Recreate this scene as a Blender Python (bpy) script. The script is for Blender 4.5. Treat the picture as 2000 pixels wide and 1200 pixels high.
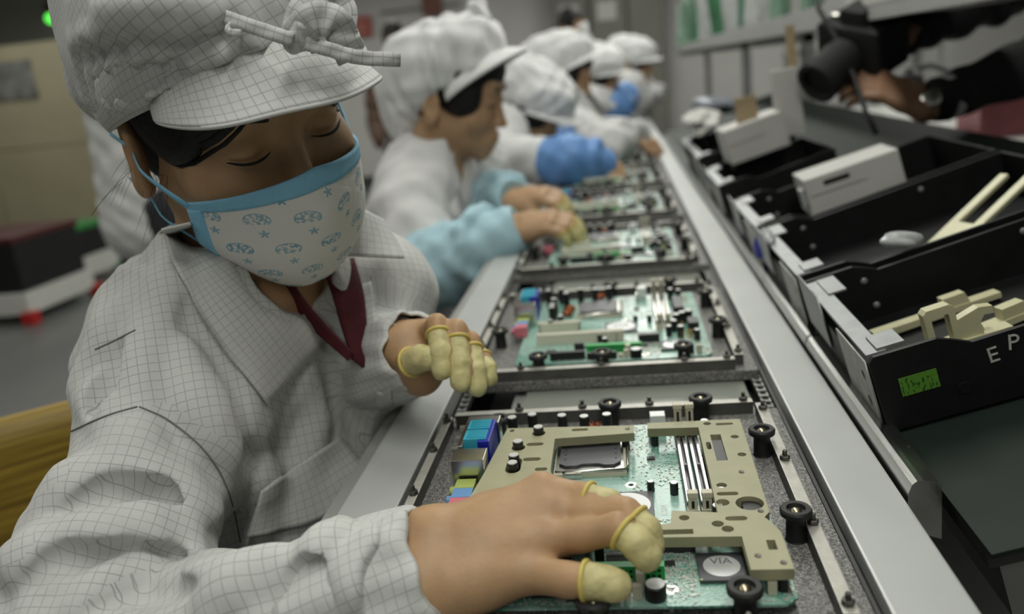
import bpy, bmesh, math, random
import numpy as np
from mathutils import Vector, Matrix
from mathutils.bvhtree import BVHTree

# ---------------------------------------------------------------- scene, camera, world, light, exposure
for o in list(bpy.data.objects): bpy.data.objects.remove(o)
scene = bpy.context.scene
COL = scene.collection
random.seed(7); RNG = np.random.RandomState(7)

F_PX = 1630.0                                   # focal length in pixels of the 2000 x 1200 frame
CAM_POS = np.array([0.0, 0.0, 0.285])           # metres; z = 0 is the conveyor rail, the floor is at -0.75
_pitch, _yaw, _roll = math.radians(15.5), math.radians(8.24), math.radians(6.0)
_h = np.array([-math.sin(_yaw), math.cos(_yaw), 0.0]); _r0 = np.array([math.cos(_yaw), math.sin(_yaw), 0.0]); _z = np.array([0, 0, 1.0])
CAM_FW = _h * math.cos(_pitch) - _z * math.sin(_pitch)
_u0 = _h * math.sin(_pitch) + _z * math.cos(_pitch)
CAM_R = _r0 * math.cos(_roll) - _u0 * math.sin(_roll)
CAM_U = _r0 * math.sin(_roll) + _u0 * math.cos(_roll)
cam_d = bpy.data.cameras.new('camera'); cam = bpy.data.objects.new('camera', cam_d); COL.objects.link(cam)
cam_d.sensor_fit = 'HORIZONTAL'; cam_d.sensor_width = 36.0; cam_d.lens = F_PX * 36.0 / 2000.0
cam_d.clip_start = 0.02; cam_d.clip_end = 100
cam_d.dof.use_dof = True; cam_d.dof.focus_distance = 0.56; cam_d.dof.aperture_fstop = 4.2
cam.matrix_world = Matrix(((CAM_R[0], CAM_U[0], -CAM_FW[0], CAM_POS[0]), (CAM_R[1], CAM_U[1], -CAM_FW[1], CAM_POS[1]),
                           (CAM_R[2], CAM_U[2], -CAM_FW[2], CAM_POS[2]), (0, 0, 0, 1)))
scene.camera = cam

world = bpy.data.worlds.new('world'); scene.world = world; world.use_nodes = True
world.node_tree.nodes['Background'].inputs['Color'].default_value = (1.0, 1.0, 0.96, 1)
world.node_tree.nodes['Background'].inputs['Strength'].default_value = 0.16

def area_light(name, loc, sx, sy, power, color=(1.0, 1.0, 0.93)):
    d = bpy.data.lights.new(name, 'AREA'); d.shape = 'RECTANGLE'; d.size = sx; d.size_y = sy; d.energy = power; d.color = color
    o = bpy.data.objects.new(name, d); COL.objects.link(o); o.location = loc
    return o
LAMP_SPOTS = [(0.12, -1.8), (0.12, 0.1), (0.12, 1.85), (0.12, 3.6), (0.12, 5.35), (0.12, 7.1), (-1.7, 0.6), (-1.7, 2.6), (-1.7, 4.8), (-1.7, 7.0), (-4.2, 2.6), (-4.2, 5.0), (-4.2, 7.3), (2.0, 2.9), (2.0, 5.0), (2.0, 7.2)]  # first is fill added behind the camera; far ones added for the back wall
LAMP_Z = 1.52
for _i, (_x, _y) in enumerate(LAMP_SPOTS):       # rows of fluorescent lamps hung over the line
    area_light('lamp_light', (_x, _y, LAMP_Z - 0.055), 0.22, 1.2, 15.0 if abs(_x) < 1 else (13.0 if _y < 6 else 20.0))
scene.cycles.use_adaptive_sampling = True; scene.cycles.adaptive_threshold = 0.03; scene.cycles.max_bounces = 5; scene.cycles.diffuse_bounces = 3; scene.cycles.glossy_bounces = 3; scene.cycles.transparent_max_bounces = 6; scene.cycles.caustics_reflective = False; scene.cycles.caustics_refractive = False
scene.view_settings.view_transform = 'Standard'; scene.view_settings.look = 'None'
scene.view_settings.exposure = -0.42; scene.view_settings.gamma = 1.0; scene.view_settings.use_curve_mapping = False

def px_ray(px, py): return CAM_FW + CAM_R * (px - 1000) / F_PX + CAM_U * (600 - py) / F_PX
def at(px, py, depth): return CAM_POS + px_ray(px, py) * depth          # where the photo's point lies, given its distance
def onz(px, py, z):
    d = px_ray(px, py); return CAM_POS + d * (z - CAM_POS[2]) / d[2]
def onx(px, py, x):
    d = px_ray(px, py); return CAM_POS + d * (x - CAM_POS[0]) / d[0]

# ---------------------------------------------------------------- materials
def new_mat(name):
    m = bpy.data.materials.new(name); m.use_nodes = True
    nt = m.node_tree; b = nt.nodes['Principled BSDF']
    return m, nt, b
def sset(b, key, v):
    if key in b.inputs: b.inputs[key].default_value = v
def mat(name, col, rough=0.5, metal=0.0, noise=0.0, scale=40.0, bump=0.0, bscale=200.0, spec=0.5, sss=0.0, trans=0.0, coat=0.0, stretch=None, alpha=1.0):
    m, nt, b = new_mat(name)
    c = (col[0], col[1], col[2], 1)
    sset(b, 'Base Color', c); sset(b, 'Roughness', rough); sset(b, 'Metallic', metal); sset(b, 'Specular IOR Level', spec)
    if sss: sset(b, 'Subsurface Weight', sss); sset(b, 'Subsurface Radius', (1.0, 0.45, 0.25)); sset(b, 'Subsurface Scale', 0.006)
    if trans: sset(b, 'Transmission Weight', trans)
    if coat: sset(b, 'Coat Weight', coat)
    if alpha < 1: sset(b, 'Alpha', alpha)
    tc = nt.nodes.new('ShaderNodeTexCoord'); src = tc.outputs['Object']
    if stretch:
        mp = nt.nodes.new('ShaderNodeMapping'); mp.inputs['Scale'].default_value = stretch; nt.links.new(src, mp.inputs['Vector']); src = mp.outputs['Vector']
    if noise:
        n = nt.nodes.new('ShaderNodeTexNoise'); n.inputs['Scale'].default_value = scale; n.inputs['Detail'].default_value = 6
        nt.links.new(src, n.inputs['Vector'])
        r = nt.nodes.new('ShaderNodeMapRange'); r.inputs[1].default_value = 0.3; r.inputs[2].default_value = 0.7
        r.inputs[3].default_value = 1 - noise; r.inputs[4].default_value = 1 + noise
        nt.links.new(n.outputs[0], r.inputs[0])
        mx = nt.nodes.new('ShaderNodeVectorMath'); mx.operation = 'SCALE'; mx.inputs[0].default_value = col[:3]
        nt.links.new(r.outputs[0], mx.inputs['Scale']); nt.links.new(mx.outputs[0], b.inputs['Base Color'])
    if bump:
        n2 = nt.nodes.new('ShaderNodeTexNoise'); n2.inputs['Scale'].default_value = bscale; n2.inputs['Detail'].default_value = 4
        nt.links.new(src, n2.inputs['Vector'])
        bp = nt.nodes.new('ShaderNodeBump'); bp.inputs['Strength'].default_value = bump; bp.inputs['Distance'].default_value = 0.002
        nt.links.new(n2.outputs[0], bp.inputs['Height']); nt.links.new(bp.outputs[0], b.inputs['Normal'])
    return m
def emis(name, col, s):
    m, nt, b = new_mat(name); sset(b, 'Base Color', (*col, 1)); sset(b, 'Emission Color', (*col, 1)); sset(b, 'Emission Strength', s); return m
def nd(nt, typ, **kw):
    n = nt.nodes.new(typ)
    for k, v in kw.items(): setattr(n, k, v)
    return n
def mth(nt, op, a, b_=None, c=None):
    n = nt.nodes.new('ShaderNodeMath'); n.operation = op
    for i, v in enumerate((a, b_, c)):
        if v is None: continue
        if isinstance(v, (int, float)): n.inputs[i].default_value = v
        else: nt.links.new(v, n.inputs[i])
    return n.outputs[0]
def grid_cloth(name, col, line=(0.16, 0.17, 0.17), pitch=0.0068, w=0.042, strength=0.42, wu=None):
    """white anti-static cloth with a woven grid of dark threads; UV in metres"""
    m, nt, b = new_mat(name); L = nt.links
    uv = nd(nt, 'ShaderNodeUVMap'); uv.uv_map = 'UVMap'
    tc = nd(nt, 'ShaderNodeTexCoord')
    sep = nd(nt, 'ShaderNodeSeparateXYZ'); L.new(uv.outputs[0], sep.inputs[0])
    lines = []
    for ax, ww in ((0, wu or w), (1, w)):
        fr = mth(nt, 'FRACT', mth(nt, 'MULTIPLY', sep.outputs[ax], 1.0 / pitch))
        dd = mth(nt, 'ABSOLUTE', mth(nt, 'SUBTRACT', fr, 0.5))
        mr = nd(nt, 'ShaderNodeMapRange'); mr.inputs[1].default_value = ww * 0.6; mr.inputs[2].default_value = ww * 1.4; mr.inputs[3].default_value = 1; mr.inputs[4].default_value = 0
        L.new(dd, mr.inputs[0]); lines.append(mr.outputs[0])
    mk = mth(nt, 'MAXIMUM', lines[0], lines[1])
    n = nd(nt, 'ShaderNodeTexNoise'); n.inputs['Scale'].default_value = 30; n.inputs['Detail'].default_value = 5; L.new(tc.outputs['Object'], n.inputs[0])
    fac = mth(nt, 'MULTIPLY', mk, mth(nt, 'MULTIPLY_ADD', n.outputs[0], 0.7, strength - 0.35))
    mix = nd(nt, 'ShaderNodeMix'); mix.data_type = 'RGBA'; mix.inputs['A'].default_value = (*col, 1); mix.inputs['B'].default_value = (*line, 1)
    L.new(fac, mix.inputs['Factor']); L.new(mix.outputs['Result'], b.inputs['Base Color'])
    sset(b, 'Roughness', 0.85); sset(b, 'Specular IOR Level', 0.25); sset(b, 'Sheen Weight', 0.15)
    n2 = nd(nt, 'ShaderNodeTexNoise'); n2.inputs['Scale'].default_value = 90; n2.inputs['Detail'].default_value = 5; L.new(tc.outputs['Object'], n2.inputs[0])
    bp = nd(nt, 'ShaderNodeBump'); bp.inputs['Strength'].default_value = 0.35; bp.inputs['Distance'].default_value = 0.0022
    L.new(n2.outputs[0], bp.inputs['Height']); L.new(bp.outputs[0], b.inputs['Normal'])
    return m

# ---------------------------------------------------------------- objects, tags, mesh helpers
def link(o, parent=None):
    COL.objects.link(o)
    if parent is not None: o.parent = parent
    return o
def tag(o, label, cat, group=None, kind=None):
    o['label'] = label
    if cat: o['category'] = cat
    if group: o['group'] = group
    if kind: o['kind'] = kind
    return o
def struct(o, label=None):
    o['kind'] = 'structure'
    if label: o['label'] = label
    return o
def empty(name, loc=(0, 0, 0), rotz=0.0):
    o = bpy.data.objects.new(name, None); o.empty_display_size = 0.05; o.location = loc; o.rotation_euler = (0, 0, rotz); COL.objects.link(o); return o
def mesh_obj(name, verts, faces, material, parent=None, smooth=False):
    me = bpy.data.meshes.new(name); me.from_pydata([tuple(map(float, v)) for v in verts], [], [tuple(map(int, f)) for f in faces]); me.validate(); me.update()
    if smooth: me.shade_smooth()
    ms = material if isinstance(material, (list, tuple)) else [material]
    for m in ms:
        if m: me.materials.append(m)
    return link(bpy.data.objects.new(name, me), parent)
def bm_obj(name, bm, material, parent=None, smooth=False):
    me = bpy.data.meshes.new(name); bm.to_mesh(me); bm.free()
    if smooth: me.shade_smooth()
    ms = material if isinstance(material, (list, tuple)) else [material]
    for m in ms: me.materials.append(m)
    return link(bpy.data.objects.new(name, me), parent)
def copy_obj(o, parent=None):
    c = o.copy(); COL.objects.link(c)
    if parent is not None: c.parent = parent
    return c
def copy_tree(o, parent=None):
    c = o.copy(); COL.objects.link(c); c.parent = parent
    for ch in list(o.children): copy_tree(ch, c)
    return c

_BOXF = ((0, 3, 2, 1), (4, 5, 6, 7), (0, 1, 5, 4), (1, 2, 6, 5), (2, 3, 7, 6), (3, 0, 4, 7))
def add_box(bm, lo, hi, bevel=0.0, mi=0):
    x0, y0, z0 = lo; x1, y1, z1 = hi
    v = [bm.verts.new(p) for p in ((x0, y0, z0), (x1, y0, z0), (x1, y1, z0), (x0, y1, z0), (x0, y0, z1), (x1, y0, z1), (x1, y1, z1), (x0, y1, z1))]
    fs = [bm.faces.new([v[i] for i in f]) for f in _BOXF]
    for f in fs: f.material_index = mi
    if bevel > 0:
        bmesh.ops.bevel(bm, geom=list({e for q in v for e in q.link_edges}), offset=bevel, segments=2, affect='EDGES', profile=0.7)
def box(name, lo, hi, material, parent=None, bevel=0.0):
    bm = bmesh.new(); add_box(bm, lo, hi, bevel); return bm_obj(name, bm, material, parent)
def lathe(bm, prof, c=(0, 0, 0), seg=20, mi=0, mi_fn=None):
    """prof: (radius, height) from bottom to top; closed with caps"""
    rings = []
    for r, z in prof:
        rings.append([bm.verts.new((c[0] + r * math.cos(2 * math.pi * i / seg), c[1] + r * math.sin(2 * math.pi * i / seg), c[2] + z)) for i in range(seg)])
    for k in range(len(rings) - 1):
        for i in range(seg):
            f = bm.faces.new((rings[k][i], rings[k][(i + 1) % seg], rings[k + 1][(i + 1) % seg], rings[k + 1][i])); f.material_index = mi_fn(k) if mi_fn else mi
    f = bm.faces.new(list(reversed(rings[0]))); f.material_index = mi_fn(0) if mi_fn else mi
    f = bm.faces.new(rings[-1]); f.material_index = mi_fn(len(prof) - 1) if mi_fn else mi
def tube(bm, pts, rad, seg=8, mi=0):
    """rounded tube along a polyline; rad is a number or a list"""
    pts = [Vector(p) for p in pts]; n = len(pts)
    rr = rad if isinstance(rad, (list, tuple, np.ndarray)) else [rad] * n
    prev = None; rings = []
    for i, p in enumerate(pts):
        t = (pts[min(i + 1, n - 1)] - pts[max(i - 1, 0)]).normalized()
        if prev is None:
            a = Vector((0, 0, 1)) if abs(t.z) < 0.9 else Vector((1, 0, 0)); x = t.cross(a).normalized()
        else:
            x = (prev - t * prev.dot(t)).normalized()
        prev = x; y = t.cross(x)
        rings.append([bm.verts.new(p + (x * math.cos(2 * math.pi * k / seg) + y * math.sin(2 * math.pi * k / seg)) * rr[i]) for k in range(seg)])
    for i in range(n - 1):
        for k in range(seg):
            f = bm.faces.new((rings[i][k], rings[i][(k + 1) % seg], rings[i + 1][(k + 1) % seg], rings[i + 1][k])); f.material_index = mi
    bm.faces.new(list(reversed(rings[0]))); bm.faces.new(rings[-1])
def tube_obj(name, pts, rad, material, parent=None, seg=8):
    bm = bmesh.new(); tube(bm, pts, rad, seg); return bm_obj(name, bm, material, parent, smooth=True)
def plate(name, outer, holes, z0, z1, material, parent=None):
    """flat plate with holes from 2D outlines"""
    cu = bpy.data.curves.new(name, 'CURVE'); cu.dimensions = '2D'; cu.fill_mode = 'BOTH'; cu.extrude = (z1 - z0) / 2
    for ol in [outer] + list(holes):
        sp = cu.splines.new('POLY'); sp.points.add(len(ol) - 1); sp.use_cyclic_u = True
        for p, q in zip(sp.points, ol): p.co = (q[0], q[1], 0, 1)
    tmp = bpy.data.objects.new('tmp_curve', cu); COL.objects.link(tmp)
    dg = bpy.context.evaluated_depsgraph_get()
    me = bpy.data.meshes.new_from_object(tmp.evaluated_get(dg)); me.name = name
    bpy.data.objects.remove(tmp); bpy.data.curves.remove(cu)
    me.transform(Matrix.Translation((0, 0, (z0 + z1) / 2)))
    me.materials.clear(); me.materials.append(material)
    return link(bpy.data.objects.new(name, me), parent)
def circ(cx, cy, r, n=20, ry=None): return [(cx + r * math.cos(2 * math.pi * i / n), cy + (ry or r) * math.sin(2 * math.pi * i / n)) for i in range(n)]
def slot2d(x0, y0, x1, y1, n=6):
    r = min(x1 - x0, y1 - y0) / 2; pts = []
    for cx, cy, a0 in ((x1 - r, y1 - r, 0), (x0 + r, y1 - r, 90), (x0 + r, y0 + r, 180), (x1 - r, y0 + r, 270)):
        for i in range(n): pts.append((cx + r * math.cos(math.radians(a0 + 90 * i / (n - 1))), cy + r * math.sin(math.radians(a0 + 90 * i / (n - 1)))))
    return pts
def rect2d(x0, y0, x1, y1): return [(x0, y0), (x1, y0), (x1, y1), (x0, y1)]
def text_obj(name, s, size, material, parent, mw, depth=0.0001):
    cu = bpy.data.curves.new(name, 'FONT'); cu.body = s; cu.size = size; cu.extrude = depth; cu.align_x = 'CENTER'; cu.align_y = 'CENTER'
    tmp = bpy.data.objects.new('tmp_text', cu); COL.objects.link(tmp)
    me = bpy.data.meshes.new_from_object(tmp.evaluated_get(bpy.context.evaluated_depsgraph_get())); me.name = name
    bpy.data.objects.remove(tmp); bpy.data.curves.remove(cu)
    me.transform(mw); me.materials.clear(); me.materials.append(material)
    return link(bpy.data.objects.new(name, me), parent)
# ---------------------------------------------------------------- the hall
M_floor = mat('floor_grey_epoxy', (0.14, 0.145, 0.14), 0.35, noise=0.12, scale=2.0)
M_wall = mat('wall_paint', (0.58, 0.57, 0.55), 0.7, noise=0.03, scale=3)
M_wall_dark = mat('wall_upper_grey', (0.20, 0.20, 0.195), 0.7, noise=0.04, scale=3)
M_ceil = mat('ceiling_paint', (0.55, 0.56, 0.54), 0.8)
M_beige = mat('beige_panel', (0.40, 0.36, 0.24), 0.6, noise=0.05, scale=4)
M_black = mat('black_plastic', (0.008, 0.008, 0.008), 0.45, noise=0.3, scale=30)
M_white_pl = mat('white_plastic', (0.62, 0.62, 0.58), 0.45, noise=0.04, scale=20)
M_red = mat('red_plastic', (0.45, 0.02, 0.015), 0.4)
M_steel = mat('steel', (0.60, 0.60, 0.58), 0.24, 1.0, noise=0.12, scale=60, bump=0.05, stretch=(1, 0.05, 1))
M_greymet = mat('grey_painted_metal', (0.28, 0.28, 0.27), 0.45, noise=0.06, scale=20)
M_darkmet = mat('dark_metal', (0.05, 0.05, 0.048), 0.5, noise=0.2, scale=40)

struct(box('floor', (-9, -4.0, -0.80), (6, 9.1, -0.75), M_floor))
struct(box('ceiling', (-9, -4.0, 1.95), (6, 9.1, 2.0), M_ceil))
struct(box('wall_back', (-9, 9.0, -0.75), (6, 9.1, 1.95), M_wall))
struct(box('wall_left', (-9.1, -4.0, -0.75), (-9.0, 9.1, 1.95), M_wall_dark))
struct(box('baseboard_back', (-9, 8.97, -0.75), (6, 9.0, -0.63), M_darkmet))

M_tube = emis('fluorescent_tube', (1.0, 1.0, 0.94), 6.0)
lamp0 = None
for i, (x, y) in enumerate(LAMP_SPOTS):
    if lamp0 is None:
        lamp0 = empty('ceiling_light', (x, y, LAMP_Z))
        bm = bmesh.new()
        vs = [(-0.13, 0.0), (-0.07, 0.06), (0.07, 0.06), (0.13, 0.0), (0.125, 0.0), (0.068, 0.055), (-0.068, 0.055), (-0.125, 0.0)]
        a = [bm.verts.new((px, -0.65, pz)) for px, pz in vs]; b = [bm.verts.new((px, 0.65, pz)) for px, pz in vs]
        for k in range(8): bm.faces.new((a[k], a[(k + 1) % 8], b[(k + 1) % 8], b[k]))
        bm.faces.new(a[::-1]); bm.faces.new(b)
        bm_obj('reflector', bm, M_white_pl, lamp0)
        for sx in (-0.045, 0.045): tube_obj('lamp_tube', [(sx, -0.6, 0.02), (sx, 0.6, 0.02)], 0.013, M_tube, lamp0, 10)
        for sy in (-0.5, 0.5): tube_obj('hanger_rod', [(0, sy, 0.06), (0, sy, 0.43)], 0.004, M_greymet, lamp0, 6)
        L = lamp0
    else:
        L = copy_tree(lamp0); L.location = (x, y, LAMP_Z)
    tag(L, 'hanging fluorescent lamp out of view, %s row, %s from the camera' % ({0.12: 'conveyor', -1.7: 'first left', -4.2: 'far left', 2.0: 'right hand'}[x], ('first', 'second', 'third', 'fourth', 'fifth', 'sixth')[sum(1 for q in LAMP_SPOTS[:i] if q[0] == x)]), 'lamp', 'fluorescent lamps hung from the ceiling')

# ---------------------------------------------------------------- conveyor
M_alu = mat('anodised_aluminium', (0.50, 0.515, 0.505), 0.42, 0.25, noise=0.04, scale=12, bump=0.03, bscale=60)
M_bed = mat('conveyor_bed', (0.27, 0.285, 0.25), 0.3, 0.15, noise=0.06, scale=8)
M_chain = mat('chain_steel', (0.40, 0.40, 0.38), 0.35, 0.9, noise=0.3, scale=200)
conv = tag(empty('conveyor', (0, 2.0, -0.75)), 'long assembly conveyor with pale aluminium rails carrying the pallets', 'conveyor')
def cbox(name, lo, hi, m, bev=0.0): # parts given in world coordinates
    o = box(name, (lo[0], lo[1] - 2.0, lo[2] + 0.75), (hi[0], hi[1] - 2.0, hi[2] + 0.75), m, conv, bev); return o
Y0, Y1 = 0.08, 4.6
cbox('left_rail', (-0.213, Y0, -0.03), (-0.171, Y1, 0.0), M_alu, 0.0015)
cbox('right_rail', (0.1235, Y0, -0.03), (0.166, Y1, 0.0), M_alu, 0.0015)
cbox('bed_plate', (-0.105, Y0, -0.0225), (0.104, Y1, -0.0192), M_bed)
cbox('left_channel', (-0.225, Y0, -0.09), (-0.213, Y1, -0.004), M_greymet)
cbox('left_inner_wall', (-0.1705, Y0, -0.09), (-0.1685, Y1, -0.012), M_darkmet)
cbox('right_inner_wall', (0.1205, Y0, -0.09), (0.1230, Y1, -0.012), M_darkmet)
cbox('under_frame', (-0.20, Y0, -0.12), (0.16, Y1, -0.09), M_darkmet)
cbox('bed_side_beam', (-0.118, Y0, -0.09), (-0.106, Y1, -0.024), M_greymet)
cbox('bed_side_beam', (0.108, Y0, -0.09), (0.114, Y1, -0.034), M_darkmet)
for sx in (-0.16, 0.12):
    for y in (0.3, 2.2, 4.3): cbox('leg', (sx - 0.02, y, -0.75), (sx + 0.02, y + 0.04, -0.12), M_greymet)
for cx in (-0.1625, 0.1150):                      # drive chains inside the rails
    bm = bmesh.new(); y = Y0
    while y < Y1:
        add_box(bm, (cx - 0.0042, y - 2, 0.7285), (cx - 0.0025, y + 0.009 - 2, 0.7355)); add_box(bm, (cx + 0.0025, y - 2, 0.7285), (cx + 0.0042, y + 0.009 - 2, 0.7355))
        add_box(bm, (cx - 0.0035, y + 0.003 - 2, 0.730), (cx + 0.0035, y + 0.007 - 2, 0.7345)); y += 0.0125
    o = bm_obj('drive_chain', bm, M_chain, conv); o['kind'] = 'stuff'

# stainless edge guide beyond the right rail: bent sheet in lengths
def guide_piece(y0, y1, lift=0.0):
    prof = [(0.1672, -0.022), (0.1685, 0.004), (0.1705, 0.0095), (0.1735, 0.0120), (0.1775, 0.0120), (0.1865, 0.0108), (0.1885, 0.0085), (0.1895, -0.03)]
    e = empty('steel_edge_guide', (0.178, (y0 + y1) / 2, -0.03)); n = len(prof)
    vs = []
    for yy in (y0, y1):
        for (x, z) in prof: vs.append((x - 0.178, yy - (y0 + y1) / 2, z + 0.03 + lift))
    fs = [(i, i + 1, n + i + 1, n + i) for i in range(n - 1)] + [tuple(range(n))[::-1], tuple(range(n, 2 * n)), (n - 1, 0, n, 2 * n - 1)]
    o = mesh_obj('guide_sheet', vs, fs, M_steel, e)
    bm = bmesh.new()
    k = y0 + 0.05
    while k < y1: add_box(bm, (0.0062, k - (y0 + y1) / 2, 0.0408 + lift), (0.0072, k + 0.002 - (y0 + y1) / 2, 0.0412 + lift)); k += 0.16
    bm_obj('rivet_row', bm, M_darkmet, e)
    return e
tag(guide_piece(0.503, 0.800), 'worn stainless edge guide with cut end beside the green mat', 'edge guide', 'steel edge guides')
tag(guide_piece(0.803, 1.046, 0.001), 'shiny stainless edge guide beside the second black bin', 'edge guide', 'steel edge guides')
tag(guide_piece(1.050, 1.72), 'blurred stainless edge guide below the white boxes', 'edge guide', 'steel edge guides')
tag(guide_piece(1.725, 3.2), 'farthest stainless edge guide along the right rail', 'edge guide', 'steel edge guides')
# ---------------------------------------------------------------- pallets
def pallet_mat():
    m, nt, b = new_mat('pallet_composite'); L = nt.links
    tc = nd(nt, 'ShaderNodeTexCoord'); n0 = nd(nt, 'ShaderNodeTexNoise'); n0.inputs['Scale'].default_value = 120; n0.inputs['Detail'].default_value = 3
    L.new(tc.outputs['Object'], n0.inputs[0])
    vm = nd(nt, 'ShaderNodeVectorMath', operation='MULTIPLY_ADD'); vm.inputs[1].default_value = (0.02, 0.02, 0.02)
    L.new(n0.outputs['Color'], vm.inputs[0]); L.new(tc.outputs['Object'], vm.inputs[2])
    v = nd(nt, 'ShaderNodeTexVoronoi'); v.feature = 'DISTANCE_TO_EDGE'; v.inputs['Scale'].default_value = 310; L.new(vm.outputs[0], v.inputs['Vector'])
    n1 = nd(nt, 'ShaderNodeTexNoise'); n1.inputs['Scale'].default_value = 700; n1.inputs['Detail'].default_value = 4; L.new(tc.outputs['Object'], n1.inputs[0])
    cr = nd(nt, 'ShaderNodeValToRGB'); e = cr.color_ramp.elements
    e[0].position = 0.0; e[0].color = (0.34, 0.33, 0.31, 1); e[1].position = 0.14; e[1].color = (0.085, 0.085, 0.082, 1)
    L.new(v.outputs['Distance'], cr.inputs[0])
    mx = nd(nt, 'ShaderNodeMix'); mx.data_type = 'RGBA'; mx.blend_type = 'MULTIPLY'; mx.inputs['Factor'].default_value = 0.6
    mr = nd(nt, 'ShaderNodeMapRange'); mr.inputs[1].default_value = 0.35; mr.inputs[2].default_value = 0.6; mr.inputs[3].default_value = 0.4; mr.inputs[4].default_value = 1.5
    L.new(n1.outputs[0], mr.inputs[0]); L.new(cr.outputs[0], mx.inputs['A']); L.new(mr.outputs[0], mx.inputs['B']); L.new(mx.outputs['Result'], b.inputs['Base Color'])
    sset(b, 'Roughness', 0.5); return m
M_pallet = pallet_mat()
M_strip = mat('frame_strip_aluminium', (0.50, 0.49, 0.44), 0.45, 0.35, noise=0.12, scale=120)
M_strip_shade = mat('frame_strip_shaded_side', (0.10, 0.098, 0.09), 0.5, 0.3, noise=0.2, scale=80)  # same strip's side faces, with their shade put into the colour
M_post = mat('black_post', (0.012, 0.012, 0.012), 0.55, noise=0.3, scale=200)
M_brass = mat('brass_insert', (0.45, 0.40, 0.28), 0.3, 1.0)
M_bolt = mat('bolt_steel', (0.10, 0.095, 0.085), 0.4, 0.7, noise=0.2, scale=300)

PX0, PX1, PL = -0.1665, 0.1185, 0.330
POSTS = [(6, 237), (98, 259), (173, 261), (211, 193), (212, 76), (170, -2), (90, -10), (26, -9), (-25, 84)]       # board coordinates, mm
BX, BYO = -0.119, 0.050                                     # board corner relative to the pallet's near edge
def make_pallet():
    root = empty('assembly_pallet', (0, 0, -0.014)); z = 0.014
    bm = bmesh.new(); add_box(bm, (PX0, 0.022, -0.018 + z), (PX1, PL, -0.008 + z), 0.001); bm_obj('base_plate', bm, M_pallet, root)
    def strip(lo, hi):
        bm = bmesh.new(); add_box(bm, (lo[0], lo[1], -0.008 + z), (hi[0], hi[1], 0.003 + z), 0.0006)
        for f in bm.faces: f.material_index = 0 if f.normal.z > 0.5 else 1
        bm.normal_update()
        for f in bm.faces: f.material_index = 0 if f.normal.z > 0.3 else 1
        bm_obj('frame_strip', bm, [M_strip, M_strip_shade], root)
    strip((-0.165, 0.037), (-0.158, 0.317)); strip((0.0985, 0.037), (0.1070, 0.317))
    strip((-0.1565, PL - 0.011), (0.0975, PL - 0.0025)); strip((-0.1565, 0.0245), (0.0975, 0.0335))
    first = None
    bolts = [(-0.1615, y) for y in (0.05, 0.11, 0.18, 0.25, 0.308)] + [(0.1027, y) for y in (0.045, 0.125, 0.212, 0.303)] + [(x, PL - 0.0065) for x in (-0.10, -0.045, 0.012, 0.09)] + [(x, 0.029) for x in (-0.11, -0.03, 0.05, 0.09)]
    for (x, y) in bolts:
        if first is None:
            bm = bmesh.new(); lathe(bm, [(0.0034, 0.0), (0.0036, 0.0006), (0.0036, 0.0028), (0.003, 0.0034), (0.0017, 0.0035), (0.0017, 0.0070), (0.0012, 0.0074)], seg=6)
            first = bm_obj('bolt', bm, M_bolt, root); o = first
        else: o = copy_obj(first, root)
        o.location = (x, y, 0.003 + z)
    pf = None
    for (u, v) in POSTS:
        if pf is None:
            pf = empty('tmp', (0, 0, 0)); bpy.data.objects.remove(pf)
            bm = bmesh.new(); lathe(bm, [(0.0068, 0.0), (0.0063, 0.001), (0.0060, 0.0165), (0.0095, 0.0175), (0.0098, 0.0205), (0.0088, 0.0218), (0.0058, 0.0218), (0.0050, 0.0195)], seg=24)
            pf = bm_obj('locating_post', bm, M_post, root, smooth=False); o = pf
            bm = bmesh.new(); lathe(bm, [(0.0036, 0.0190), (0.0036, 0.0202), (0.0014, 0.0212)], seg=12); ps = bm_obj('screw', bm, M_brass, pf, smooth=True)
        else:
            o = copy_tree(pf, root)
        o.location = (BX + u / 1000, BYO + v / 1000, -0.008 + z)
    return root
NEAR = [0.346, 0.746, 1.185, 1.605, 2.03, 2.46, 2.90]
PLAB = ['nearest grey composite pallet with black posts under the yellow jig board', 'second grey pallet from the camera, its board uncovered',
        'grey pallet in front of the worker in light blue sleeves', 'fourth grey pallet, just past the light blue sleeved hands',
        'grey pallet beside the deep blue sleeve', 'sixth blurred grey pallet along the conveyor', 'farthest blurred grey pallet on the conveyor']
pal = make_pallet(); pallets = []
for i, y in enumerate(NEAR):
    p = pal if i == 0 else copy_tree(pal)
    p.location = (0, y, -0.014); tag(p, PLAB[i], 'pallet', 'assembly pallets on the conveyor'); pallets.append(p)
for o in [c for c in pal.children if c.name.startswith('locating_post') and abs(c.location.x - (BX + 0.026)) < 0.001]:      # the nearest pallet lacks one post
    for q in list(o.children): bpy.data.objects.remove(q)
    bpy.data.objects.remove(o)

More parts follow.
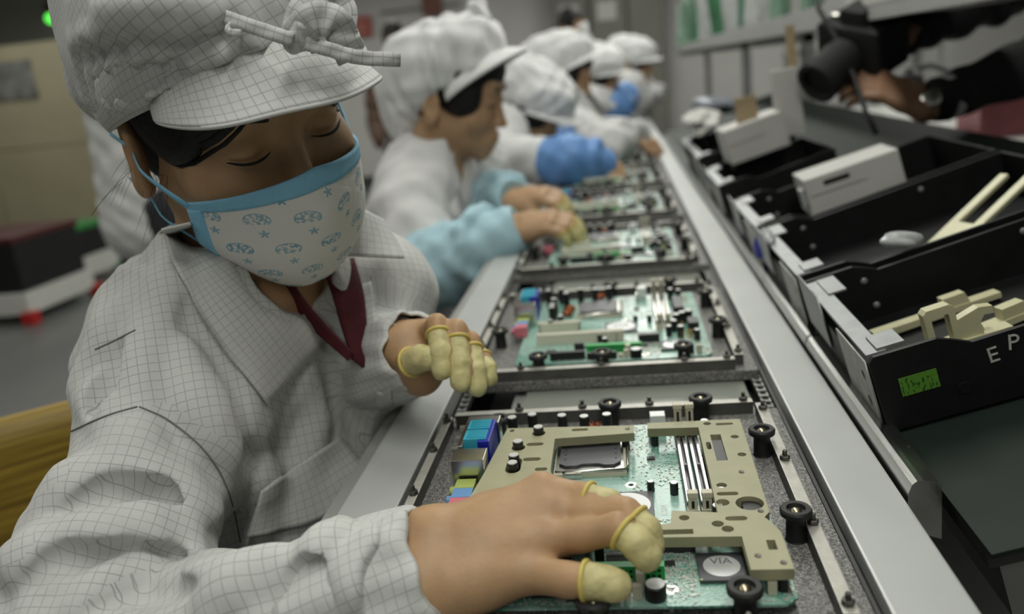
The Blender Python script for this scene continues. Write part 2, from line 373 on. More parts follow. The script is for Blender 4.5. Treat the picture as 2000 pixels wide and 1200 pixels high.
# ---------------------------------------------------------------- motherboards
def pcb_mat():
    m, nt, b = new_mat('green_circuit_board'); L = nt.links
    tc = nd(nt, 'ShaderNodeTexCoord'); sep = nd(nt, 'ShaderNodeSeparateXYZ'); L.new(tc.outputs['Object'], sep.inputs[0])
    br = nd(nt, 'ShaderNodeTexBrick'); br.inputs['Scale'].default_value = 90; br.inputs['Mortar Size'].default_value = 0.06; br.offset = 0.37
    br.inputs['Color1'].default_value = (0.045, 0.20, 0.135, 1); br.inputs['Color2'].default_value = (0.08, 0.27, 0.19, 1); br.inputs['Mortar'].default_value = (0.20, 0.42, 0.34, 1)
    n0 = nd(nt, 'ShaderNodeTexNoise'); n0.inputs['Scale'].default_value = 25; n0.inputs['Detail'].default_value = 2; L.new(tc.outputs['Object'], n0.inputs[0])
    vm = nd(nt, 'ShaderNodeVectorMath', operation='MULTIPLY_ADD'); vm.inputs[1].default_value = (0.05, 0.05, 0); L.new(n0.outputs['Color'], vm.inputs[0]); L.new(tc.outputs['Object'], vm.inputs[2])
    L.new(vm.outputs[0], br.inputs['Vector'])
    v = nd(nt, 'ShaderNodeTexVoronoi'); v.inputs['Scale'].default_value = 260; L.new(tc.outputs['Object'], v.inputs['Vector'])
    dot = mth(nt, 'LESS_THAN', v.outputs['Distance'], 0.16)
    n1 = nd(nt, 'ShaderNodeTexNoise'); n1.inputs['Scale'].default_value = 16; n1.inputs['Detail'].default_value = 1; L.new(tc.outputs['Object'], n1.inputs[0])
    pour_glare = mth(nt, 'GREATER_THAN', n1.outputs[0], 0.47)  # pale pour patches also carry glare put into the board colour
    mx = nd(nt, 'ShaderNodeMix'); mx.data_type = 'RGBA'; mx.inputs['B'].default_value = (0.33, 0.52, 0.45, 1)
    L.new(mth(nt, 'MULTIPLY', pour_glare, 0.7), mx.inputs['Factor']); L.new(br.outputs['Color'], mx.inputs['A'])
    mx2 = nd(nt, 'ShaderNodeMix'); mx2.data_type = 'RGBA'; mx2.inputs['B'].default_value = (0.66, 0.70, 0.64, 1)
    L.new(dot, mx2.inputs['Factor']); L.new(mx.outputs['Result'], mx2.inputs['A']); L.new(mx2.outputs['Result'], b.inputs['Base Color'])
    sset(b, 'Roughness', 0.28); sset(b, 'Specular IOR Level', 0.7); return m
M_pcb = pcb_mat()
M_silver = mat('tin_plate', (0.62, 0.61, 0.57), 0.25, 1.0, noise=0.06, scale=100)
M_chipblk = mat('black_chip', (0.02, 0.02, 0.022), 0.4)
M_chipgrey = mat('grey_chip', (0.07, 0.072, 0.08), 0.42, noise=0.05, scale=100)
M_cover = mat('socket_cover', (0.10, 0.102, 0.112), 0.38, noise=0.04, scale=80)
M_slotgrey = mat('memory_slot_grey', (0.17, 0.165, 0.18), 0.35)
M_slotwhite = mat('white_slot', (0.66, 0.63, 0.52), 0.45)
M_cream = mat('cream_latch', (0.60, 0.56, 0.43), 0.45)
M_capblk = mat('capacitor_sleeve', (0.012, 0.012, 0.013), 0.35)
M_cyan = mat('cyan_port', (0.05, 0.42, 0.56), 0.4)
M_blue = mat('blue_port', (0.01, 0.02, 0.36), 0.4)
M_lime = mat('lime_jack', (0.42, 0.50, 0.13), 0.4); M_lblue = mat('light_blue_jack', (0.15, 0.32, 0.60), 0.4); M_pink = mat('pink_jack', (0.62, 0.18, 0.22), 0.4)
M_green = mat('green_header', (0.03, 0.42, 0.09), 0.4)
M_whitesticker = mat('white_sticker', (0.80, 0.81, 0.80), 0.35)
M_silversticker = mat('silver_sticker', (0.62, 0.63, 0.63), 0.3, 0.25, noise=0.05, scale=200)
M_print = mat('dark_print', (0.12, 0.12, 0.13), 0.5)
M_silk = mat('white_silkscreen', (0.70, 0.74, 0.70), 0.5)
M_smd = mat('smd_parts', (0.55, 0.55, 0.50), 0.35, 0.3, noise=0.5, scale=900)
M_captop = mat('capacitor_top', (0.70, 0.70, 0.68), 0.4, 0.4)
M_gold = mat('gold_pin', (0.60, 0.42, 0.14), 0.3, 1.0)
M_hole = mat('socket_hole', (0.006, 0.006, 0.006), 0.7)

def mm(*a): return tuple(x / 1000 for x in a)
def make_board():
    root = empty('motherboard', (0, 0, 0))
    B = lambda n, lo, hi, m, bev=0.0, par=None: box(n, mm(*lo), mm(*hi), m, par or root, bev / 1000)
    plate('circuit_board', [mm(0, 6), mm(4, 0), mm(192, 0), mm(199, 6), mm(199, 236), mm(196, 239), mm(3, 239), mm(0, 236)],
          [[mm(*q) for q in circ(cx, cy, 1.9, 14)] for cx, cy in ((132, 15), (194, 14), (112.5, 138), (8, 232))], -0.0016, 0.0, M_pcb, root)
    for cx, cy in ((132, 15), (194, 14), (112.5, 138), (8, 232)):
        bm = bmesh.new(); n = 18
        ri = [bm.verts.new(mm(*q, 0.12)) for q in circ(cx, cy, 2.0, n)]; ro = [bm.verts.new(mm(*q, 0.12)) for q in circ(cx, cy, 4.3, n)]; rb = [bm.verts.new(mm(*q, -0.1)) for q in circ(cx, cy, 4.5, n)]
        for i in range(n):
            bm.faces.new((ri[i], ro[i], ro[(i + 1) % n], ri[(i + 1) % n])); bm.faces.new((ro[i], rb[i], rb[(i + 1) % n], ro[(i + 1) % n]))
        bm_obj('hole_ring', bm, M_silver, root)
    # rear ports -------------------------------------------------
    B('metal_port_box', (-14, 203, 0), (12, 217, 24), M_silver, 0.6)
    blue = B('stacked_port_body', (2, 160, 0), (11, 200, 28), M_blue, 0.8)
    for v0 in (163, 182):
        bm = bmesh.new(); add_box(bm, mm(-9, v0, 16), mm(3, v0 + 16, 29), 0.0006)
        for k in range(8): add_box(bm, mm(-7 + 0.2, v0 + 1.4 + k * 1.75, 29), mm(7.5, v0 + 2.3 + k * 1.75, 29.7))
        add_box(bm, mm(2.5, v0, 22), mm(8, v0 + 16, 29))
        o = bm_obj('ribbed_connector', bm, M_cyan, root)
    bm = bmesh.new(); add_box(bm, mm(-13, 158, 1), mm(-9, 202, 26), 0.0008)
    bm_obj('port_flange', bm, M_silver, root)
    for v0 in (161, 179, 199):
        for zz in (8, 22):
            bm = bmesh.new(); lathe(bm, [(0.0026, 0), (0.0026, 0.005), (0.0018, 0.0055)], seg=6); o = bm_obj('hex_screw', bm, M_silver, root); o.rotation_euler = (0, -math.pi / 2, 0); o.location = mm(-13, v0, zz)
    lan = B('network_port_shell', (-14, 136, 0), (10, 156, 25), M_silver, 0.5)
    B('port_opening', (-14.3, 139, 3), (-13.8, 153, 22), M_hole, 0, lan)
    for k, (m_, n_) in enumerate(((M_pink, 'audio_jack'), (M_lblue, 'audio_jack'), (M_lime, 'audio_jack'))):
        v0 = 94 + k * 13.2
        j = B(n_, (-10, v0, 0), (4, v0 + 12.8, 12), m_, 0.5)
        bm = bmesh.new(); lathe(bm, [(0.0032, 0), (0.0032, 0.0042), (0.0018, 0.0042), (0.0017, 0.001)], seg=14); o = bm_obj('jack_barrel', bm, m_, j); o.rotation_euler = (0, -math.pi / 2, 0); o.location = mm(-10, v0 + 6.4, 6)
    # processor socket -------------------------------------------
    B('socket_base', (57, 151, 0), (110, 209, 3.2), M_cream, 0.4)
    plate('load_frame', rect2d(*mm(58, 154), *mm(108, 207)), [rect2d(*mm(63, 160), *mm(103, 201))], 0.0032, 0.0048, M_silver, root)
    cov = plate('socket_cover', [mm(*q) for q in ((61, 162), (66, 158), (74, 158), (78, 160.5), (90, 160.5), (94, 158), (101, 158), (106, 163), (106, 199), (102, 204), (66, 204), (61, 200))],
                [[mm(*q) for q in circ(cx, cy, 0.9, 8)] for cx in (65, 102.5) for cy in (168, 176, 184, 192)], 0.0049, 0.0066, M_cover, root)
    tube_obj('socket_lever', [mm(*q) for q in ((109, 205, 4), (110.5, 200, 5), (111, 158, 5), (109, 152, 5.2), (66, 151, 5.2), (64, 151, 4.4))], 0.0011, M_silver, root, 8)
    bm = bmesh.new(); add_box(bm, mm(66, 149, 0.5), mm(78, 151, 3.6), 0.0004); bm_obj('lever_latch', bm, M_silver, root)
    # memory slots -----------------------------------------------
    for u in (151.5, 160.5):
        bm = bmesh.new()
        add_box(bm, mm(u - 3.6, 96, 0), mm(u - 1.0, 218, 8.5), 0.0003); add_box(bm, mm(u + 1.0, 96, 0), mm(u + 3.6, 218, 8.5), 0.0003); add_box(bm, mm(u - 1.2, 96, 0), mm(u + 1.2, 218, 3.5)); add_box(bm, mm(u - 1.2, 150, 0), mm(u + 1.2, 152, 8))
        s = bm_obj('memory_slot', bm, M_slotgrey, root)
        bm = bmesh.new(); add_box(bm, mm(u - 3.2, 97, 8.5), mm(u - 1.6, 217, 8.9)); add_box(bm, mm(u + 1.6, 97, 8.5), mm(u + 3.2, 217, 8.9)); bm_obj('highlight_strip', bm, M_silver, s)  # silver strips that paint highlight lines along the slot tops
        for v0, v1, h in ((90, 96.5, 17), (217.5, 224, 24)):
            bm = bmesh.new(); add_box(bm, mm(u - 3.8, v0, 0), mm(u + 3.8, v1, 6)); add_box(bm, mm(u - 2.9, v0 + 1, 6), mm(u + 2.9, v1 - 1, h), 0.0005); add_box(bm, mm(u - 3.4, v0 + 0.6, h - 3), mm(u + 3.4, v1 - 0.4, h + 0.8), 0.0005)
            l = bm_obj('slot_latch', bm, M_cream, s)
            bm = bmesh.new(); add_box(bm, mm(u - 0.9, v0 + 0.55, 7), mm(u + 0.9, v0 + 1.1, h - 5)); bm_obj('latch_gap', bm, M_hole, s)
    # expansion slots --------------------------------------------
    for (u0, u1, v0, h) in ((16, 64, 106, 11), (18, 112, 62, 11.5)):
        bm = bmesh.new(); add_box(bm, mm(u0, v0, 0), mm(u1, v0 + 3.2, h), 0.0004); add_box(bm, mm(u0, v0 + 4.8, 0), mm(u1, v0 + 8, h), 0.0004); add_box(bm, mm(u0, v0 + 3, 0), mm(u1, v0 + 5, 5)); add_box(bm, mm(u0, v0, 0), mm(u0 + 3, v0 + 8, h)); add_box(bm, mm(u1 - 3, v0, 0), mm(u1, v0 + 8, h))
        bm_obj('expansion_slot', bm, M_slotwhite, root)
    # chips -------------------------------------------------------
    def chip(n, u0, v0, u1, v1, h, m_, rad, sm, words):
        c = B(n, (u0, v0, 0.3), (u1, v1, h), m_, 0.4)
        bm = bmesh.new(); lathe(bm, [(rad / 1000, h / 1000), (rad / 1000, h / 1000 + 0.0002)], c=mm((u0 + u1) / 2, (v0 + v1) / 2, 0), seg=32); st = bm_obj('round_sticker', bm, sm, c)
        cu, cv = (u0 + u1) / 2, (v0 + v1) / 2
        for s, size, dv in words:
            text_obj('sticker_print', s, size / 1000, M_print, c, Matrix.Translation(Vector(mm(cu, cv + dv, h + 0.25))), 0.00005)
        return c
    chip('south_bridge_chip', 148.5, 19.5, 175.5, 47, 2.4, M_chipgrey, 10.5, M_silversticker, [('VIA', 8.2, 4.5)])
    chip('north_bridge_chip', 91, 88, 127, 124, 2.6, M_chipgrey, 16.0, M_whitesticker, [('VIA', 12, 2)])
    bm = bmesh.new()
    for v in (153,): add_box(bm, mm(148.6, 19.7, 2.35), mm(150.2, 21.2, 2.5))
    bm_obj('corner_mark', bm, M_lime, root)
    B('controller_chip', (96, 34, 0.2), (116, 52, 2.2), M_chipblk, 0.3)
    text_obj('chip_print', 'W83', 0.0035, M_silk, root, Matrix.Translation(Vector(mm(104, 49, 2.25))), 0.00004)
    B('sound_chip', (30, 30, 0.2), (40, 40, 1.8), M_chipblk, 0.2); B('lan_chip', (24, 132, 0.2), (36, 144, 1.8), M_chipblk, 0.2)
    for (u, v) in ((133, 39), (72, 44), (128, 176), (60, 90), (186, 150)):
        s = B('small_chip', (u - 3, v - 2, 0.4), (u + 3, v + 2, 1.9), M_chipblk, 0.2)
        bm = bmesh.new()
        for k in range(4):
            for sv in (-1, 1): add_box(bm, mm(u - 2.7 + k * 1.6, v + sv * 2, 0), mm(u - 2.0 + k * 1.6, v + sv * 3.6, 0.9))
        bm_obj('chip_leads', bm, M_silver, s)
    # connectors -------------------------------------------------
    g = B('pin_header_socket', (73, 24, 0), (129.5, 30, 9.2), M_green, 0.3)
    bm = bmesh.new()
    for k in range(16):
        for r in range(2): add_box(bm, mm(77.5 + k * 3.2, 23.9, 1.9 + r * 3.4), mm(79.3 + k * 3.2, 24.05, 3.7 + r * 3.4))
    bm_obj('socket_holes', bm, M_hole, g)
    bm = bmesh.new(); lathe(bm, [(0.006, 0), (0.006, 0.0082), (0.0055, 0.0087)], seg=24, c=mm(123.5, 8, 0), ); bz = bm_obj('buzzer', bm, M_capblk, root)
    bm = bmesh.new(); lathe(bm, [(0.0052, 0.0088), (0.0052, 0.0090)], seg=24, c=mm(123.5, 8, 0)); add_box(bm, mm(127, 8.5, 8.8), mm(130.5, 10.5, 9.0)); bm_obj('buzzer_sticker', bm, M_whitesticker, bz)
    B('wire_connector', (183.5, 8, 0), (188.5, 13, 8.5), M_cream, 0.4); B('wire_connector', (111, 6, 0), (116, 10, 8.5), M_cream, 0.4); B('wire_connector', (106, 5, 0), (110, 9, 5), M_cream, 0.4); B('wire_connector', (113, 14, 0), (118, 19, 11), M_slotwhite, 0.4)
    B('jumper_block', (176, 8, 0), (181, 14, 7.5), M_chipblk, 0.3)
    B('drive_connector', (127, 51, 0), (149, 58, 9), M_chipblk, 0.4); B('drive_connector', (60, 33, 0), (70, 38, 9), M_chipblk, 0.4)
    B('long_header', (36, 9, 0), (72, 15, 8.5), M_chipblk, 0.4); B('long_header', (74, 5, 0), (104, 10, 7.5), M_chipblk, 0.4)
    B('power_connector', (181, 70, 0), (192, 92, 13), M_chipblk, 0.6); B('power_connector', (170, 128, 0), (181, 176, 14), M_chipblk, 0.6); B('power_connector', (130, 226, 0), (142, 236, 13), M_whitesticker, 0.6)
    B('connector_tab', (128, 214, 0), (132, 220, 9), M_silver, 0.3)
    # capacitors and coils ---------------------------------------
    c0 = None
    caps = [(30.4, 172, 4, 22), (43.8, 196.3, 4, 22), (30, 149, 4, 22), (30.4, 137, 4, 22), (20, 222, 4, 20), (36, 226, 4, 20), (41, 118, 3.5, 16), (30, 110, 3, 14), (141.5, 123, 2.8, 9), (92, 45, 2.8, 10), (171, 212, 3.2, 14), (180, 205, 3.2, 14), (177, 110, 4, 14), (185, 115, 4, 14), (170, 100, 4, 15), (166, 84, 3.6, 13), (172, 62, 3.6, 13), (78, 222, 4, 18), (96, 224, 4, 18), (60, 226, 4, 18), (188, 50, 3.2, 12), (160, 68, 3.2, 12), (126, 128, 2.5, 8), (86, 62, 2.6, 9)]
    for (u, v, r, h) in caps:
        if c0 is None:
            bm = bmesh.new(); lathe(bm, [(1, 0), (1, 0.93), (0.9, 0.97), (0.86, 1.0)], seg=16, mi_fn=lambda k: 1 if k >= 2 else 0); c0 = bm_obj('capacitor', bm, [M_capblk, M_captop], root); o = c0
        else: o = copy_obj(c0, root)
        o.location = mm(u, v, 0); o.scale = (r / 1000, r / 1000, h / 1000)
    for (u, v) in ((48, 186), (46, 168), (84, 232)):
        bm = bmesh.new()
        for k in range(14):
            a = 2 * math.pi * k / 14; tube(bm, [mm(u + 3 * math.cos(a), v + 3 * math.sin(a), 0.5), mm(u + 5.5 * math.cos(a), v + 5.5 * math.sin(a), 1.5), mm(u + 5.5 * math.cos(a), v + 5.5 * math.sin(a), 6), mm(u + 3 * math.cos(a), v + 3 * math.sin(a), 7)], 0.0007, 5)
        bm_obj('copper_coil', bm, mat('copper_wire', (0.45, 0.13, 0.06), 0.35, 1.0), root)
    # bare pins
    bm = bmesh.new()
    for (u0, v0, nu, nv) in ((166, 88, 5, 1), (172, 56, 5, 2), (178, 58, 4, 2), (104, 60, 1, 1), (176, 196, 6, 2)):
        for i in range(nu):
            for j in range(nv): add_box(bm, mm(u0 + i * 2.54, v0 + j * 2.54, 0), mm(u0 + i * 2.54 + 0.7, v0 + j * 2.54 + 0.7, 9))
    o = bm_obj('header_pins', bm, M_gold, root); o['kind'] = 'stuff'
    # small surface parts and silkscreen
    rnd = random.Random(3); bm = bmesh.new(); bm2 = bmesh.new()
    zones = [(60, 2, 146, 60, 700), (112, 128, 148, 235, 220), (4, 2, 60, 60, 200), (14, 60, 60, 105, 60), (60, 212, 130, 238, 90), (164, 2, 198, 60, 200), (165, 100, 198, 230, 160), (112, 60, 150, 90, 120), (12, 120, 56, 220, 120), (128, 22, 148, 50, 90)]
    for (a, b, c, d, n) in zones:
        for _ in range(n):
            u, v = rnd.uniform(a, c), rnd.uniform(b, d)
            w, h = (1.6, 0.8) if rnd.random() < 0.5 else (0.8, 1.6)
            add_box(bm, mm(u, v, 0), mm(u + w, v + h, 0.6))
        for _ in range(n // 3):
            u, v = rnd.uniform(a, c), rnd.uniform(b, d); w, h = (rnd.uniform(2, 6), 0.25) if rnd.random() < 0.5 else (0.25, rnd.uniform(2, 6))
            add_box(bm2, mm(u, v, 0), mm(u + w, v + h, 0.06))
    o = bm_obj('surface_components', bm, M_smd, root); o['kind'] = 'stuff'
    for r in (rect2d(55, 148, 113, 212), rect2d(89, 86, 129, 126), rect2d(146.5, 17.5, 177.5, 49)):
        for i in range(4):
            (x0, y0), (x1, y1) = r[i], r[(i + 1) % 4]; add_box(bm2, mm(min(x0, x1) - 0.15, min(y0, y1) - 0.15, 0), mm(max(x0, x1) + 0.15, max(y0, y1) + 0.15, 0.06))
    o = bm_obj('silkscreen_lines', bm2, M_silk, root); o['kind'] = 'stuff'
    text_obj('board_print', 'KS04', 0.0065, M_silk, root, Matrix.Translation(Vector(mm(133.5, 102, 0.08))) @ Matrix.Rotation(math.pi / 2, 4, 'Z'), 0.00004)
    text_obj('board_print', 'DDR2', 0.0035, M_silk, root, Matrix.Translation(Vector(mm(141, 128, 0.08))) @ Matrix.Rotation(math.pi / 2, 4, 'Z'), 0.00004)
    return root
BLAB = ['green motherboard under the yellow jig board, right hand on it', 'green motherboard with blue ports and two white slots on the second pallet',
        'blurred motherboard under the hands in yellow finger cots, light blue sleeves', 'blurred motherboard just past the light blue sleeved hands',
        'blurred motherboard beside the deep blue sleeve', 'sixth far blurred motherboard on the conveyor', 'farthest blurred motherboard on the conveyor']
mb = make_board()
for i, y in enumerate(NEAR):
    b = mb if i == 0 else copy_tree(mb)
    b.location = (BX, y + BYO, 0.0 if i == 0 else -0.001); tag(b, BLAB[i], 'motherboard', 'motherboards on the pallets')

# yellow glass-fibre jig board laid over the nearest motherboard
M_jig = mat('yellow_jig_board', (0.38, 0.365, 0.225), 0.5, noise=0.06, scale=60, bump=0.05, bscale=300)
jig = empty('jig_board', (BX, NEAR[0] + BYO, 0.0)); tag(jig, 'yellow glass fibre jig board with cut-outs clamped over the nearest motherboard', 'jig board')
JZ0, JZ1 = 0.0095, 0.0162
outer = [mm(*q) for q in ((17.7, 208), (117, 203), (117, 189), (57, 185), (57.4, 132), (62, 117), (88, 108), (88, 56), (126, 56), (135.6, 58.5), (137, 73), (164.5, 69), (165, 194), (127, 195.4), (127.3, 206), (197, 206), (195, 68), (191, 62), (194, 56), (197.5, 45), (197.5, 8), (174.8, 8), (174.9, 41.5), (112, 43), (60, 42), (60, 56), (10, 56), (3.5, 85), (10, 132))]
holes = [circ(*mm(185, 79), 0.0085, 28), rect2d(*mm(172, 138), *mm(179.5, 180)), rect2d(*mm(127, 45.5), *mm(148, 51)), rect2d(*mm(187.5, 27), *mm(192.5, 37)),
         slot2d(*mm(36, 174), *mm(49, 179.5)), slot2d(*mm(36, 149), *mm(49, 154.5)), circ(*mm(30.4, 172), 0.0052, 16), circ(*mm(43.8, 196.3), 0.0052, 16), slot2d(*mm(24.8, 131), *mm(35.6, 155)), slot2d(*mm(69, 197), *mm(82, 201.5)), slot2d(*mm(46, 133), *mm(55, 138)),
         slot2d(*mm(166.5, 89.5), *mm(180, 94)), circ(*mm(171, 103), 0.0034, 12), circ(*mm(144, 64), 0.0032, 12), slot2d(*mm(168, 59), *mm(181, 64)), circ(*mm(163, 56), 0.0036, 12), circ(*mm(168, 50), 0.0036, 12), circ(*mm(169, 81), 0.0042, 12),
         slot2d(*mm(167.5, 156), *mm(172 - 1.2, 168)), circ(*mm(190, 146), 0.003, 12), circ(*mm(189, 175), 0.003, 12), slot2d(*mm(178, 196), *mm(191, 200)), circ(*mm(172, 200), 0.003, 10), slot2d(*mm(26, 98), *mm(40, 103)), circ(*mm(60, 90), 0.004, 12)]
plate('jig_plate', outer, holes, JZ0, JZ1, M_jig, jig)
for (u, v) in ((22, 203), (112, 197), (190, 69), (193, 14), (180.6, 21), (186, 120), (14, 62)):
    bm = bmesh.new(); lathe(bm, [(0.0019, JZ1), (0.0019, JZ1 + 0.0004), (0.0012, JZ1 + 0.0003)], c=mm(u, v, 0), seg=10); bm_obj('jig_screw', bm, M_bolt, jig)
for (u, v) in ((14, 150), (110, 194), (193, 130), (192, 13), (20, 62), (132, 200)):
    bm = bmesh.new(); lathe(bm, [(0.003, -0.0002), (0.003, JZ0)], c=mm(u, v, 0), seg=10); bm_obj('jig_foot', bm, M_post, jig)
# ---------------------------------------------------------------- smooth solid modelling: distance fields meshed by surface nets
def V(*a): return np.array(a, float)
def unit(v): v = np.asarray(v, float); return v / (np.linalg.norm(v) + 1e-12)
def rot_zxy(a, b, c):
    a, b, c = map(math.radians, (a, b, c))
    ca, sa, cb, sb, cc, sc = math.cos(a), math.sin(a), math.cos(b), math.sin(b), math.cos(c), math.sin(c)
    return np.array([[ca, -sa, 0], [sa, ca, 0], [0, 0, 1]]) @ np.array([[1, 0, 0], [0, cb, -sb], [0, sb, cb]]) @ np.array([[cc, 0, sc], [0, 1, 0], [-sc, 0, cc]])
class Field:
    def __init__(s, lo, hi, h):
        s.lo = np.asarray(lo, float); s.h = h; n = np.ceil((np.asarray(hi) - s.lo) / h).astype(int) + 1; s.n = n
        s.D = np.full(n, 0.08, np.float32); s.ax = [s.lo[i] + h * np.arange(n[i]) for i in range(3)]
    def _sub(s, lo, hi, pad):
        i0 = np.maximum(np.floor((np.asarray(lo) - pad - s.lo) / s.h).astype(int), 0); i1 = np.minimum(np.ceil((np.asarray(hi) + pad - s.lo) / s.h).astype(int) + 1, s.n)
        if np.any(i1 <= i0): return None, None
        sl = tuple(slice(a, b) for a, b in zip(i0, i1))
        return sl, (s.ax[0][sl[0]][:, None, None], s.ax[1][sl[1]][None, :, None], s.ax[2][sl[2]][None, None, :])
    def _mix(s, sl, d, k, op):
        d = d.astype(np.float32); A = s.D[sl]
        if op == 'u':
            if k <= 0: s.D[sl] = np.minimum(A, d)
            else:
                h = np.clip(0.5 + 0.5 * (A - d) / k, 0, 1); s.D[sl] = A * (1 - h) + d * h - k * h * (1 - h)
        elif op == 's':
            if k <= 0: s.D[sl] = np.maximum(A, -d)
            else:
                h = np.clip(0.5 - 0.5 * (A + d) / k, 0, 1); s.D[sl] = A * (1 - h) - d * h + k * h * (1 - h)
    def cap(s, a, b, ra, rb=None, k=0.0, op='u'):
        a = np.asarray(a, float); b = np.asarray(b, float); rb = ra if rb is None else rb; R = max(ra, rb)
        sl, P = s._sub(np.minimum(a, b) - R, np.maximum(a, b) + R, k + 3 * s.h)
        if sl is None: return s
        ab = b - a; L2 = ab @ ab + 1e-12
        px, py, pz = P[0] - a[0], P[1] - a[1], P[2] - a[2]
        t = np.clip((px * ab[0] + py * ab[1] + pz * ab[2]) / L2, 0, 1)
        d = np.sqrt((px - t * ab[0]) ** 2 + (py - t * ab[1]) ** 2 + (pz - t * ab[2]) ** 2) - (ra + (rb - ra) * t)
        s._mix(sl, d, k, op); return s
    def ell(s, c, r, k=0.0, op='u', R=None):
        c = np.asarray(c, float); r = np.asarray(r, float); m = r.max() if R is not None else r
        sl, P = s._sub(c - m, c + m, k + 3 * s.h)
        if sl is None: return s
        q = [P[0] - c[0], P[1] - c[1], P[2] - c[2]]
        if R is not None: q = [q[0] * R[0, i] + q[1] * R[1, i] + q[2] * R[2, i] for i in range(3)]
        k0 = np.sqrt((q[0] / r[0]) ** 2 + (q[1] / r[1]) ** 2 + (q[2] / r[2]) ** 2); k1 = np.sqrt((q[0] / r[0] ** 2) ** 2 + (q[1] / r[1] ** 2) ** 2 + (q[2] / r[2] ** 2) ** 2) + 1e-9
        s._mix(sl, k0 * (k0 - 1) / k1, k, op); return s
    def chain(s, pts, rs, k=0.0, op='u'):
        for i in range(len(pts) - 1): s.cap(pts[i], pts[i + 1], rs[i], rs[i + 1], k, op)
        return s
    def half(s, p, n, k=0.0):
        """keep only the side of the plane that n points to"""
        n = unit(n); d = ((s.ax[0][:, None, None] - p[0]) * n[0] + (s.ax[1][None, :, None] - p[1]) * n[1] + (s.ax[2][None, None, :] - p[2]) * n[2])
        s._mix((slice(None),) * 3, d, k, 's'); return s
    def waves(s, fn):
        m = np.abs(s.D) < 0.03
        idx = np.argwhere(m); P = s.lo + idx * s.h
        s.D[m] += fn(P).astype(np.float32); return s
    def mesh(s, smooth=1):
        D = s.D; S = D < 0; nx, ny, nz = D.shape
        c = np.zeros((nx - 1, ny - 1, nz - 1), np.int8)
        offs = [(i, j, k) for i in (0, 1) for j in (0, 1) for k in (0, 1)]
        for i, j, k in offs: c += S[i:nx - 1 + i, j:ny - 1 + j, k:nz - 1 + k]
        act = (c > 0) & (c < 8); idx = np.full(act.shape, -1, np.int64); I = np.argwhere(act); idx[act] = np.arange(len(I))
        vals = {o: D[I[:, 0] + o[0], I[:, 1] + o[1], I[:, 2] + o[2]].astype(float) for o in offs}
        acc = np.zeros((len(I), 3)); cnt = np.zeros(len(I))
        for o in offs:
            for ax in range(3):
                if o[ax]: continue
                q = list(o); q[ax] = 1; q = tuple(q); a, b = vals[o], vals[q]; x = (a < 0) != (b < 0)
                t = np.where(x, a / np.where(x, a - b, 1), 0); p = np.zeros((len(I), 3)) + np.array(o, float); p[:, ax] = t
                acc[x] += p[x]; cnt[x] += 1
        vert = s.lo + (I + acc / cnt[:, None]) * s.h
        F = []
        for ax in range(3):
            sl0 = [slice(None)] * 3; sl1 = [slice(None)] * 3; sl0[ax] = slice(0, -1); sl1[ax] = slice(1, None)
            A = S[tuple(sl0)]; x = A != S[tuple(sl1)]; E = np.argwhere(x); u, w = [(1, 2), (2, 0), (0, 1)][ax]
            ok = (E[:, u] > 0) & (E[:, w] > 0) & (E[:, u] < D.shape[u] - 1) & (E[:, w] < D.shape[w] - 1); E = E[ok]
            def ci(du, dw): q = E.copy(); q[:, u] -= du; q[:, w] -= dw; return idx[q[:, 0], q[:, 1], q[:, 2]]
            quad = np.stack([ci(1, 1), ci(0, 1), ci(0, 0), ci(1, 0)], 1)
            flip = ~A[E[:, 0], E[:, 1], E[:, 2]]; quad[flip] = quad[flip][:, ::-1]; F.append(quad)
        F = np.concatenate(F)
        for _ in range(smooth):
            acc = np.zeros_like(vert); n = np.zeros(len(vert))
            for a, b in ((0, 1), (1, 2), (2, 3), (3, 0)):
                np.add.at(acc, F[:, a], vert[F[:, b]]); np.add.at(acc, F[:, b], vert[F[:, a]]); np.add.at(n, F[:, a], 1); np.add.at(n, F[:, b], 1)
            vert = vert * 0.4 + 0.6 * acc / np.maximum(n, 1)[:, None]
        return vert, F
def join_vf(parts):
    vs, fs, o = [], [], 0
    for v, f in parts: vs.append(v); fs.append(f + o); o += len(v)
    return np.concatenate(vs), np.concatenate(fs)
def np_obj(name, v, F, material, parent=None, uv=None, mi=None, xf=None):
    """v: world vertices (or local with xf = (R, c)); quads F; uv: per-loop array (nf,4,2)"""
    if xf is not None: v = v @ xf[0].T + xf[1]
    if parent is not None: v = v - np.array(wloc(parent))
    me = bpy.data.meshes.new(name); nf = len(F)
    me.vertices.add(len(v)); me.vertices.foreach_set('co', np.ascontiguousarray(v, np.float32).ravel())
    me.loops.add(nf * 4); me.loops.foreach_set('vertex_index', np.ascontiguousarray(F, np.int32).ravel())
    me.polygons.add(nf); me.polygons.foreach_set('loop_start', np.arange(0, nf * 4, 4, dtype=np.int32)); me.polygons.foreach_set('loop_total', np.full(nf, 4, np.int32))
    if mi is not None: me.polygons.foreach_set('material_index', np.ascontiguousarray(mi, np.int32))
    if uv is not None:
        l = me.uv_layers.new(name='UVMap'); l.data.foreach_set('uv', np.ascontiguousarray(uv, np.float32).ravel())
    me.update(calc_edges=True); me.validate(); me.shade_smooth()
    for m in (material if isinstance(material, (list, tuple)) else [material]): me.materials.append(m)
    o = link(bpy.data.objects.new(name, me), None)
    if parent is not None: o.parent = parent
    return o
def wloc(o):
    l = Vector((0, 0, 0))
    while o is not None: l = l + o.location; o = o.parent
    return l
def bvh_of(v, F): return BVHTree.FromPolygons([tuple(p) for p in v], [tuple(int(i) for i in f) for f in F])
